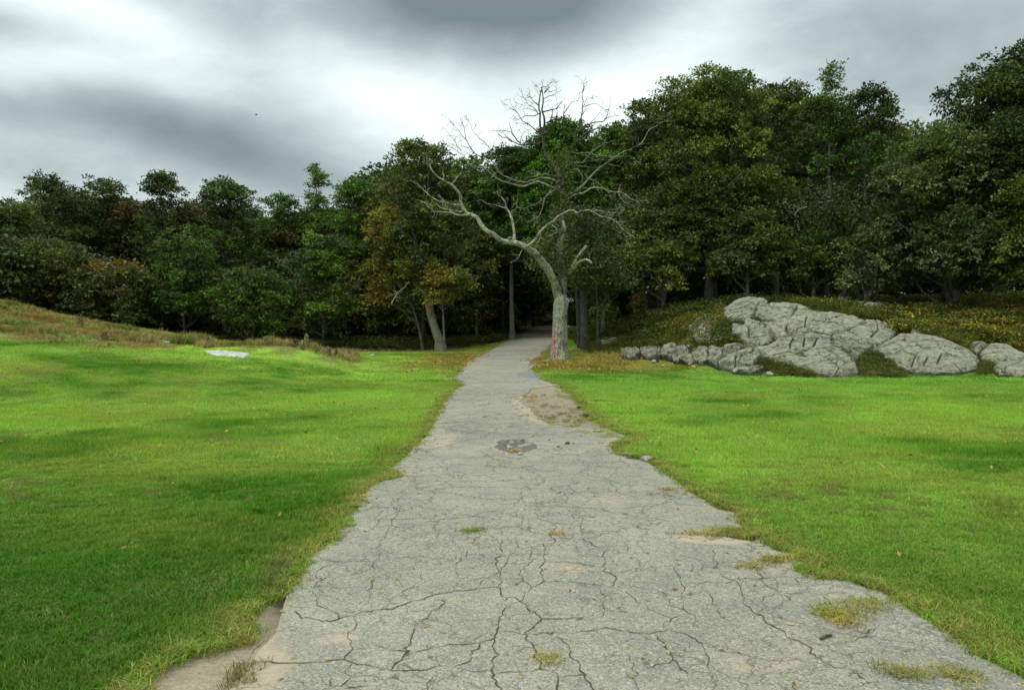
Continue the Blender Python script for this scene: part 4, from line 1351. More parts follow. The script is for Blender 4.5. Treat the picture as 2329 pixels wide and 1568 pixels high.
for i, (p, th_, lab) in enumerate([
    ([(1735, 292), (1770, 279), (1860, 312), (1880, 335), (1740, 326)], 0.25, "small rough rock just above and behind the dome rock"),
    ([(585, 285), (640, 235), (700, 203), (742, 213), (745, 262), (765, 292), (700, 305), (620, 312)], 0.12, "knobbly mossy rock on the slope at the outcrop's left shoulder"),
    ([(618, 332), (660, 308), (722, 310), (705, 352), (640, 358)], 0.2, "small pale block in dry grass above the ledge"),
    ([(722, 330), (785, 322), (790, 348), (718, 352)], 0.15, "flat little stone between the pale block and the outcrop"),
    ([(420, 278), (470, 242), (562, 233), (545, 268), (460, 292)], 0.2, "mossy slab half sunk in the slope, below the trees"),
    ([(290, 292), (340, 262), (402, 262), (375, 300), (300, 312)], 0.18, "dark sunken rock on the slope left of the mossy slab"),
    ([(128, 352), (160, 333), (222, 338), (216, 368), (140, 370)], 0.2, "grey rock near the slim dark trunk on the slope's foot"),
    ([(1355, 152), (1400, 136), (1432, 150), (1432, 182), (1358, 178)], 0.6, "small boulder beside the long boulder under the trees"),
    ([(1438, 150), (1470, 134), (1580, 123), (1642, 133), (1650, 188), (1540, 202), (1440, 192)], 0.5, "long shaded boulder under the trees behind the outcrop"),
    ([(1652, 168), (1690, 158), (1698, 182), (1650, 184)], 0.2, "little stone at the right end of the long boulder"),
    ([(1480, 506), (1560, 504), (1572, 526), (1478, 524)], 0.1, "flat stone in the weeds between outcrop and dome rock"),
    ([(1850, 165), (1890, 152), (1915, 170), (1880, 182)], 0.2, "lone stone in the brush at the wood's edge"),
    ([(2110, 235), (2160, 215), (2240, 225), (2250, 262), (2130, 262)], 0.25, "dark rock showing through the golden brush")]):
    slab("rock", RK(p), th_, seed=80 + i, rim=0.10, rough=0.7, cell=0.5, label=lab, cat="rock")
M_white = simple_mat("pale_ledge", (0.26, 0.26, 0.22), (0.50, 0.49, 0.44), 9)
slab("flat_rock", [(468, 800), (500, 799), (540, 802), (566, 806), (556, 811), (520, 809), (492, 808)], 0.05, seed=3, rim=0.04, rough=0.2, buried=0.2, step=0.8, label="flat whitish rock showing in the turf near the mound's crest", cat="rock", mat=M_white)
slab("flat_rock", [(350, 779), (400, 777), (446, 781), (440, 785), (380, 784)], 0.05, seed=4, rim=0.04, rough=0.2, buried=0.2, step=0.8, Ymax=60, label="long grey flat rock in the dip behind the dry grass", cat="rock", mat=M_pebble)

x, y, z, rot, s, c, wh = BRUSH
for poly, n in ((RK([(1470, 430), (1520, 405), (1600, 420), (1660, 480), (1720, 520), (1720, 540), (1480, 535)]), 420), (RK([(945, 445), (1000, 450), (1110, 480), (1250, 520), (1250, 535), (1000, 515), (930, 490)]), 330),
                (RK([(2085, 470), (2110, 455), (2175, 475), (2160, 510), (2100, 515)]), 120), (RK([(740, 190), (790, 180), (880, 250), (860, 275), (760, 290)]), 160), (RK([(780, 350), (820, 330), (880, 370), (820, 380)]), 60)):
    pa = np.array(poly)
    qx = pa[:, 0].min() + np.ptp(pa[:, 0]) * rng.random(n * 2)
    qy = pa[:, 1].min() + np.ptp(pa[:, 1]) * rng.random(n * 2)
    k = poly_dist(qx, qy, pa) > 0
    hh = hit(qx[k], qy[k])
    m_ = len(hh)
    x, y, z = np.append(x, hh[:, 0]), np.append(y, hh[:, 1]), np.append(z, H(hh[:, 0], hh[:, 1]))
    rr0 = np.zeros((m_, 3)); rr0[:, 2] = rng.random(m_) * 6.28
    rot = np.vstack([rot, rr0])
    s = np.append(s, 0.22 + 0.28 * rng.random(m_))
    c = np.vstack([c, lerp(np.broadcast_to(np.array([0.060, 0.085, 0.014]), (m_, 3)), [0.14, 0.12, 0.03], rng.random(m_) ** 2) * (0.6 + 0.9 * rng.random((m_, 1)))])
    wh = np.append(wh, rng.integers(0, 4, m_))
nb = len(x) - len(BRUSH[0])
# keep brush off the rocks
qx, qy = proj(x, y, z)
on = np.zeros(len(x), bool)
for p in main_p + ledge_p + rp + [RK([(1535, 412), (1680, 326), (1780, 325), (1960, 372), (2094, 460), (2080, 502), (1990, 524), (1740, 514), (1670, 490)])]:
    on |= poly_dist(qx, qy, p) > -4
on &= rng.random(len(x)) < 0.985
on[len(BRUSH[0]):] = False
k = ~on
scatter("brush", brush, np.stack([x, y, z], -1)[k], rot[k], np.stack([s, s, s], -1)[k], c[k], wh[k], "golden and olive weeds and low brush on the slope around the rocks")


# ------------------------------------------------------------------ trees
def crown_points(lobes, per, shell=0.55, seed_up=0.25):
    """leaf cluster centres in the outer, upper part of each lobe"""
    C, O, K = [], [], []
    for i, (c, r, rz) in enumerate(lobes):
        n = int(per * (r / 1.2) ** 2)
        d = rng.normal(0, 1, (n, 3))
        d[:, 2] += seed_up
        d /= np.linalg.norm(d, axis=1)[:, None]
        rad = (shell + (1.05 - shell) * rng.random(n) ** 0.6)[:, None]
        rad *= 1 + 0.22 * np.sin(d[:, :1] * 5 + i) * np.cos(d[:, 1:2] * 4 + 2 * i)
        C.append(c + d * rad * np.array([r, r, rz]))
        O.append(d)
        K.append(np.full(n, i))
    return np.vstack(C), np.vstack(O), np.concatenate(K)


def build_tree(h, half_w, base_h, colours, n_lobes=22, per=52, leaf=0.16, leaves=16, lean=(0, 0), trunk_r=0.2, pointy=0.0, fill=0.35, flat=0.6, seed=0, k1=0.25, bark=(1, 1, 1)):
    """returns (trunk mesh, crown mesh) around the origin"""
    cz = (h + base_h) / 2
    hz = (h - base_h) / 2
    lx, ly = lean
    lobes = []
    ga = math.pi * (3 - math.sqrt(5))
    for i in range(n_lobes):
        t = (i + 0.5) / n_lobes
        zz = 1 - 1.75 * t                                   # top to low down
        zz += rng.normal(0, 0.06)
        zz = min(zz, 0.97)
        rr_ = math.sqrt(max(0.05, 1 - abs(zz) ** 3))
        if pointy:
            rr_ *= (1 - pointy * (zz * 0.5 + 0.5))
        a = i * ga + seed + rng.normal(0, 0.25)
        lr = half_w * (0.34 + 0.16 * rng.random()) * (1 - 0.35 * pointy * max(0, zz))
        k = (0.72 + 0.22 * rng.random()) if rng.random() > fill * 0.5 else 0.4
        ex = max(0.1, half_w - lr) * rr_ * k * 1.12
        c = np.array([ex * math.cos(a), ex * math.sin(a), cz + (hz - lr * flat * 0.8) * zz])
        f_ = (c[2] / h)
        c[0] += lx * f_
        c[1] += ly * f_
        lobes.append((c, lr, lr * flat * (0.85 + 0.4 * rng.random())))
    lobes.append((np.array([lx, ly, h - half_w * (0.34 if not pointy else 0.25)]), half_w * (0.5 if not pointy else 0.26), half_w * 0.32))
    nl = len(lobes)
    sub = []
    for (c, r, rz) in lobes:
        for _ in range(4):
            d = rng.normal(0, 1, 3) + [0, 0, 0.45]
            d /= np.linalg.norm(d)
            q_ = 0.38 + 0.2 * rng.random()
            sub.append((c + d * np.array([r, r, rz]) * 0.85, r * q_, rz * q_ * 1.05))
    subk = np.repeat(np.arange(nl), 4)
    C, O, K = crown_points([(c, r * 0.85, rz * 0.85) for c, r, rz in lobes], per * 0.8, 0.6, 0.4)
    C2_, O2_, K2_ = crown_points(sub, per * 1.0, 0.5, 0.4)
    C, O, K = np.vstack([C, C2_]), np.vstack([O, O2_]), np.concatenate([K, subk[K2_]])
    # leaves round each twig tip
    n = len(C)
    LC = np.repeat(C, leaves, 0) + rng.normal(0, 1, (n * leaves, 3)) * np.array([0.14, 0.14, 0.06]) * (leaf / 0.17)
    LO = np.repeat(O, leaves, 0)
    cols = np.array(colours, float)
    lc = cols[rng.integers(0, len(cols), len(lobes))]
    lc = lc * (0.75 + 0.5 * rng.random(len(lobes)))[:, None]
    cc = lc[K] * (0.65 + 0.7 * rng.random(n))[:, None]
    odd = rng.random(n) < 0.12
    cc[odd] = cols[rng.integers(0, len(cols), odd.sum())]
    LCc = np.repeat(cc, leaves, 0) * (0.9 + 0.25 * rng.random(n * leaves))[:, None] * 1.18
    crown = leaf_mesh("crown", LC, leaf, LCc, 0.45, LO)
    # wood
    b = Bag()
    top = np.array([lx, ly, h * 0.86])
    tp = smooth_path([(0, 0, -0.4), (0.02 * lx, 0.02 * ly, 0.25), (lx * k1 + rng.normal(0, .1), ly * 0.25, h * 0.26), (lx * 0.6 + rng.normal(0, .15), ly * 0.6 + rng.normal(0, .15), h * 0.58), top], step=0.5)
    tr = trunk_r * np.clip(1.0 - 0.85 * (tp[:, 2] / (h * 0.86)), 0.12, 1.2)
    tr[tp[:, 2] < 0.3] *= 1.35
    b.tube(tp, tr, 9, bark, 0.12)
    for (c, lr, lz) in lobes:
        zs = np.clip(c[2] - np.hypot(c[0], c[1]) * (0.55 + 0.4 * rng.random()) - 0.3, base_h * 0.75, h * 0.8)
        j = np.argmin(abs(tp[:, 2] - zs))
        s0 = tp[j]
        mid = (s0 + c) / 2 + np.array([rng.normal(0, .2), rng.normal(0, .2), -0.12 * np.linalg.norm(c - s0)])
        q = smooth_path([s0, mid, c - [0, 0, 0.15 * lz]], step=0.5)
        r0 = min(tr[j] * 0.6, 0.035 + 0.022 * np.linalg.norm(c - s0))
        b.tube(q, np.linspace(r0, r0 * 0.3, len(q)), 5, bark, 0.1)
        for _ in range(7):
            d = rng.normal(0, 1, 3) + [0, 0, 0.5]
            d /= np.linalg.norm(d)
            e_ = c + d * np.array([lr, lr, lz]) * 0.85
            s1 = q[rng.integers(len(q) // 2, len(q))]
            b.tube([s1, (s1 + e_) / 2 + rng.normal(0, .08, 3), e_], [r0 * 0.35, r0 * 0.22, 0.008], 3, bark)
    return b.mesh("trunk"), crown


DK = [(0.042, 0.062, 0.012), (0.058, 0.082, 0.014), (0.034, 0.048, 0.014), (0.070, 0.084, 0.016)]
GRN = [(0.055, 0.110, 0.012), (0.075, 0.135, 0.014), (0.044, 0.080, 0.012)]
BRT = [(0.060, 0.150, 0.010), (0.085, 0.185, 0.012), (0.050, 0.105, 0.010)]
OLV = [(0.098, 0.118, 0.020), (0.076, 0.098, 0.018), (0.132, 0.148, 0.026), (0.056, 0.076, 0.016)]
ORG = [(0.150, 0.142, 0.018), (0.112, 0.120, 0.016), (0.185, 0.112, 0.016), (0.070, 0.090, 0.014), (0.060, 0.078, 0.014)]
BRN = [(0.085, 0.062, 0.014), (0.060, 0.060, 0.014), (0.115, 0.072, 0.012), (0.050, 0.062, 0.014)]
PALE = [(0.110, 0.140, 0.055), (0.080, 0.104, 0.036), (0.140, 0.160, 0.055)]
LEAFCOUNT = [0]


def place_tree(name, px, pytop, hw, pybot, Yd, colours, label, group=None, base_px=None, **kw):
    c = pt(px, HZ, Yd)
    bx = c[0] if base_px is None else pt(base_px, HZ, Yd)[0]
    z0 = float(H(np.array([bx]), np.array([Yd]))[0])
    ztop = float(pt(px, pytop, Yd)[2])
    zbot = float(pt(px, pybot, Yd)[2])
    h = ztop - z0
    tm, cm = build_tree(h, hw * Yd / F, max(0.2, zbot - z0), colours, lean=(c[0] - bx, kw.pop('ly', 0)), seed=px * 0.37, **kw)
    e = empty(name, (bx, Yd, z0), label, "tree", group)
    tm_mat = M_bark_pale if name == "leaning_tree" else M_bark
    obj("trunk", tm, tm_mat, parent=e)
    obj("crown", cm, M_leaf, parent=e)
    LEAFCOUNT[0] += len(cm.polygons)
    return e


G1 = "trees along the edge of the wood"
FRONT = [
    ("oak_tree", 20, 462, 115, 700, 50, DK, "dark tree at the left border with a low ragged top beside the taller round crowns", dict(per=40)),
    ("oak_tree", 128, 400, 92, 690, 56, DK, "round-topped dark tree, first tall crown from the left border", dict(per=42, fill=0.2)),
    ("oak_tree", 243, 402, 74, 660, 59, DK, "dark tree with an open see-through top, between the two densest crowns on the left", dict(per=32)),
    ("oak_tree", 370, 391, 64, 650, 57, DK, "narrow dark tree with a double-humped top, tallest left of the dip in the treeline", dict(per=48)),
    ("oak_tree", 512, 411, 86, 690, 55, DK + GRN, "broad green tree behind the flat white rock with a bumpy top", dict(per=44)),
    ("oak_tree", 640, 445, 70, 700, 60, GRN, "low light-green tree in the dip of the treeline", dict(per=44)),
    ("pointed_tree", 722, 376, 48, 600, 62, GRN, "slender tree whose pointed tip stands above its neighbours", dict(per=60, pointy=0.75, n_lobes=18)),
    ("oak_tree", 806, 412, 66, 680, 58, GRN, "green tree close to the left of the tall crown above the orange boughs", dict(per=46)),
    ("leaning_tree", 955, 322, 112, 700, 47.5, DK + OLV, "tree with a bare leaning pale trunk standing left of the path", dict(base_px=1003, per=44, trunk_r=0.29, n_lobes=26, k1=0.62)),
    ("oak_tree", 1165, 335, 95, 620, 54, GRN, "green crown showing between the left limbs of the dead tree", dict(per=46)),
    ("oak_tree", 1275, 283, 120, 640, 52, BRT, "bright green round crown directly behind the dead tree's top", dict(per=50, n_lobes=26)),
    ("oak_tree", 1385, 290, 66, 600, 51, BRT + GRN, "smaller bright crown just right of the dead tree's top twigs", dict(per=48)),
    ("oak_tree", 1465, 238, 92, 600, 50, OLV + DK, "olive crown rising on the left shoulder of the tallest rounded tree", dict(per=46)),
    ("oak_tree", 1620, 168, 165, 620, 47, OLV + DK, "tallest broad oak with a wide rounded olive crown above the rock outcrop", dict(per=46, n_lobes=34, trunk_r=0.3)),
    ("oak_tree", 1765, 188, 95, 560, 49, DK + OLV, "dark open crown right behind the broad olive oak", dict(per=36)),
    ("oak_tree", 1880, 150, 78, 600, 46, DK + GRN, "twin-tipped green tree rising highest right of the broad oak", dict(per=44, pointy=0.35)),
    ("oak_tree", 1970, 205, 88, 620, 45, GRN + DK, "dense green tree sloping down towards the notch of sky on the right", dict(per=50)),
    ("oak_tree", 2165, 288, 205, 690, 39, PALE + DK, "pale grey-green oak whose boughs hang low over the rocks on the right", dict(per=46, n_lobes=34, trunk_r=0.3, leaf=0.15)),
    ("oak_tree", 2345, 122, 205, 560, 38, DK, "tallest dark tree at the right border with an open top against the sky", dict(per=44, n_lobes=32, trunk_r=0.3, leaf=0.16)),
    ("oak_tree", 2400, 370, 170, 680, 35.5, DK + OLV, "dark low crown at the right border below the tallest tree", dict(per=46, n_lobes=26)),
    ("oak_tree", 2640, 200, 230, 660, 37, DK, "dark tree beyond the right border", dict(per=30)),
    ("oak_tree", -170, 440, 130, 700, 48, DK, "dark tree beyond the left border", dict(per=28)),
    ("small_tree", 95, 545, 130, 740, 46, BRN + DK, "low russet-brown tree behind the rise on the left", dict(per=46, trunk_r=0.1, n_lobes=18)),
    ("small_tree", 270, 610, 100, 755, 46, BRN + OLV + DK, "brownish small tree where the left rise runs down to the dip", dict(per=46, trunk_r=0.1, n_lobes=18)),
    ("small_tree", 420, 540, 95, 765, 48, GRN + OLV, "small green tree behind the dip, right of the brownish one", dict(per=46, trunk_r=0.1, n_lobes=18)),
    ("small_tree", 570, 620, 100, 772, 47, GRN + DK, "layered low green tree behind the flat white rock", dict(per=50, trunk_r=0.1, n_lobes=20)),
    ("small_tree", 735, 530, 95, 782, 49, DK + GRN, "low dark green tree behind the weed stalks on the mound's end", dict(per=50, trunk_r=0.1, n_lobes=20)),
    ("maple_tree", 890, 478, 108, 722, 48.5, ORG, "tree with yellow and orange turning leaves beside the leaning pale trunk", dict(per=48, n_lobes=22, trunk_r=0.09, base_px=962)),
    ("small_tree", 1010, 600, 75, 700, 45.5, ORG, "orange-tinted bough-like small tree in front of the leaning trunk's crown", dict(per=42, n_lobes=12, trunk_r=0.08, flat=0.4)),
    ("small_tree", 1085, 520, 60, 700, 53, OLV, "olive small tree left of the dead tree at the path's bend", dict(per=44, n_lobes=16, trunk_r=0.1)),
    ("small_tree", 1370, 560, 85, 690, 44, OLV + DK, "low olive tree just right of the dead trunk", dict(per=46, n_lobes=18, trunk_r=0.12)),
    ("small_tree", 1510, 470, 100, 690, 45, OLV + DK, "olive-green small tree under the tall oak's left side", dict(per=46, n_lobes=20, trunk_r=0.14)),
    ("small_tree", 1700, 480, 110, 660, 44, OLV + PALE, "pale-leaved small tree behind the crest of the outcrop", dict(per=46, n_lobes=20, trunk_r=0.14)),
    ("small_tree", 1850, 520, 80, 665, 42, DK + GRN, "dark small tree behind the outcrop's long back", dict(per=44, n_lobes=18, trunk_r=0.12)),
    ("small_tree", 1975, 520, 75, 690, 39, DK + PALE, "small tree whose leafy boughs reach down beside the long boulder", dict(per=44, n_lobes=18, trunk_r=0.12)),
]
for (nm, px, t_, hw, b_, Yd, cols, lab, kw) in FRONT:
    place_tree(nm, px, t_, hw, b_, Yd, cols, lab, None, **kw)
print("LEAVES", LEAFCOUNT[0])

# deeper rows of the wood: copies of a few trees, kept under the skyline of the front row
protos = []
for i, cols in enumerate((DK, GRN + DK, OLV + DK, DK, BRN + DK)):
    tm, cm = build_tree(12.0, 3.8, 1.0, cols, n_lobes=28, per=30, leaf=0.26, leaves=9, trunk_r=0.17, seed=i * 1.3)
    cm.materials.append(M_leaf); tm.materials.append(M_bark)
    protos.append((tm, cm))
us_protos = []
for i, cols in enumerate((DK, GRN + DK, BRN + DK)):
    tm, cm = build_tree(3.0, 1.5, 0.15, cols, n_lobes=13, per=70, leaf=0.17, leaves=8, trunk_r=0.04, seed=i)
    cm.materials.append(M_leaf); tm.materials.append(M_bark)
    us_protos.append((tm, cm))
SKYL = np.array([(-900, 470), (-200, 470), (60, 470), (130, 425), (300, 430), (370, 415), (470, 440), (600, 470), (720, 450), (830, 440), (900, 360), (1040, 350), (1130, 350), (1280, 310), (1400, 290), (1500, 240), (1620, 200),
                 (1760, 215), (1900, 215), (2000, 260), (2060, 330), (2130, 330), (2329, 240), (2700, 220), (3400, 250)], float)
road_mid = np.array([(1.1, 50), (2.9, 62), (4.3, 68), (7.8, 76), (11.7, 84)])
GW = "dark trees deep in the wood"
first = {}
for row, (Yr, n, jit) in enumerate(((58, 20, 2.0), (66, 22, 2.5), (76, 24, 3), (88, 24, 4), (102, 24, 5))):
    for i in range(n):
        x = (-0.86 + 1.72 * (i + rng.random() * 0.8) / n) * Yr
        y = Yr + rng.normal(0, jit)
        if Yr < 60 and (x < -4 or abs(x - 2) < 3.2):
            y += 3
        if abs(x - np.interp(y, road_mid[:, 1], road_mid[:, 0])) < 3.2:
            x += 4.5
        z0 = float(H(np.array([x]), np.array([y]))[0])
        pxx = CX + F * x / y
        top = CAMZ + (HZ - (np.interp(pxx, SKYL[:, 0], SKYL[:, 1]) + 12 + 45 * rng.random())) * y / F
        h = max(6.0, min(top - z0, 17.5))
        k = rng.integers(0, len(protos))
        e = empty("forest_tree", (x, y, z0), "dark tree standing deep in the wood behind the front row", "tree", GW, rng.random() * 6.28)
        s = h / 12.0
        e.scale = (s * (0.95 + 0.3 * rng.random()), s * (0.95 + 0.3 * rng.random()), s)
        for nm, m_ in (("trunk", protos[k][0]), ("crown", protos[k][1])):
            obj(nm, m_, parent=e)
# shrubs of the understorey
GS = "shrubs in the shade under the wood's edge"
rs = np.random.default_rng(5)
for i in range(240):
    x = -36 + 76 * (i % 95 + rs.random()) / 95
    Yf = np.interp(x, [-40, -30, -18, -10, -6, -3, 0, 3, 5, 8, 12, 16, 30], [38, 40, 48, 49, 50, 53, 58, 58, 50, 47, 46, 46, 46])
    y = Yf + rs.random() * 12 if i < 95 else 58 + rs.random() * 36
    if i >= 95:
        x *= y / 48
    if abs(x - np.interp(y, road_mid[:, 1], road_mid[:, 0])) < 2.8:
        x += 5
    z0 = float(H(np.array([x]), np.array([y]))[0])
    k = rs.integers(0, 3)
    e = empty("understorey_shrub", (x, y, z0), "low dark shrub in the shade under the wood's edge", "shrub", GS, rs.random() * 6.28)
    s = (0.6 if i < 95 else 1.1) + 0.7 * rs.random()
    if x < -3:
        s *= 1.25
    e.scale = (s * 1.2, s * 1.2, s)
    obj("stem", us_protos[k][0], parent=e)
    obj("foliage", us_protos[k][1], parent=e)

# trunks one can tell apart in the shade
for (px, Yd, r, top, lean, lab) in [
    (960, 49, .10, 560, 6, "thin dark trunk just left of the leaning pale trunk"), (1143, 58, .13, 480, -4, "slim dark trunk on the bank left of the path's bend"),
    (1330, 41, .19, 470, -14, "stout dark trunk close behind the dead tree on its right"), (1318, 42, .11, 500, -16, "thin trunk leaning beside the stout one behind the dead tree"),
    (1360, 40, .055, 560, -8, "sapling trunk at the foot of the slope right of the dead tree"), (1470, 46, .12, 450, 6, "straight dark trunk in the shade left of the outcrop's crest"),
    (1500, 47, .14, 440, -4, "second straight trunk in the shade left of the outcrop's crest"), (1612, 45, .26, 420, 2, "thickest shaded trunk, above the left shoulder of the outcrop"),
    (1882, 42, .17, 430, -6, "dark trunk rising behind the outcrop's long back"), (1920, 41, .13, 470, 10, "thinner trunk beside it, near the small boulder"),
    (2040, 42, .10, 470, 3, "dark trunk in the shade above the long boulder"), (2150, 41, .12, 480, -5, "dark trunk in the deep shade under the pale oak")]:
    c = pt(px, HZ, Yd)
    z0 = float(H(np.array([c[0]]), np.array([Yd]))[0])
    b = Bag()
    ht = pt(px, top, Yd)[2] - z0
    q = smooth_path([(0, 0, -.3), (0.0, 0, .4), (lean * Yd / F * .5 + .03, .1, ht * .5), (lean * Yd / F, 0, ht)], step=0.5)
    b.tube(q, r * np.linspace(1.2, 0.5, len(q)), 9, (0.5, 0.5, 0.5), 0.12)
    for j in range(9):
        a = rng.random() * 6.28
        s0 = q[int(len(q) * (0.35 + 0.6 * rng.random()))]
        L = 0.8 + 1.6 * rng.random()
        b.tube(smooth_path([s0, s0 + [L * .5 * math.cos(a), L * .5 * math.sin(a), .25], s0 + [L * math.cos(a), L * math.sin(a), .7 + .4 * rng.random()]], step=.4), r * 0.22, 5, (0.5, 0.5, 0.5))
    e = empty("shaded_tree", (c[0], Yd, z0), lab, "tree")
    obj("trunk", b.mesh("trunk"), M_bark, parent=e)
    nC = 260
    C = np.stack([rng.normal(lean * Yd / F, 1.1, nC), rng.normal(0, 1.0, nC), ht * (0.62 + 0.4 * rng.random(nC))], -1)
    LC = np.repeat(C, 9, 0) + rng.normal(0, .15, (nC * 9, 3))
    cc = np.repeat(np.array(DK)[rng.integers(0, 4, nC)] * (0.7 + .6 * rng.random((nC, 1))), 9, 0)
    obj("crown", leaf_mesh("crown", LC, 0.17, cc, .5), M_leaf, parent=e)

# ------------------------------------------------------------------ the dead tree
DY = 37.3
BR = []


def br(P, r0, r1, dd=0.0, shade=1.0, start=None):
    BR.append((P, r0, r1, dd, shade))


br(RT([(755, 1440), (757, 1400), (760, 1250), (762, 1050), (772, 930), (775, 850)]), .37, .33, 0)
br(RT([(776, 1010), (750, 880), (725, 785), (690, 690), (640, 600), (570, 510), (500, 450), (430, 410), (340, 380), (250, 365), (180, 330), (110, 270), (50, 200), (10, 150)])
   + RA([(740, 1450), (690, 1430), (655, 1390), (640, 1330), (635, 1260), (580, 1190), (530, 1150), (450, 1100), (390, 1060), (340, 1010), (310, 950)]), .25, .035, -1.6, 1.15)
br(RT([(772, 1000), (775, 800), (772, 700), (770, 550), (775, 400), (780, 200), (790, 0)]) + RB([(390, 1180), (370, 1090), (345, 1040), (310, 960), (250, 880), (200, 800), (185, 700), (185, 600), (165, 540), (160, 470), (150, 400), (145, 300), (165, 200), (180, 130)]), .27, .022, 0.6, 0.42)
br(RT([(785, 900), (800, 760), (785, 640), (765, 500), (800, 290), (797, 195)]), .16, .07, -.5, .8)
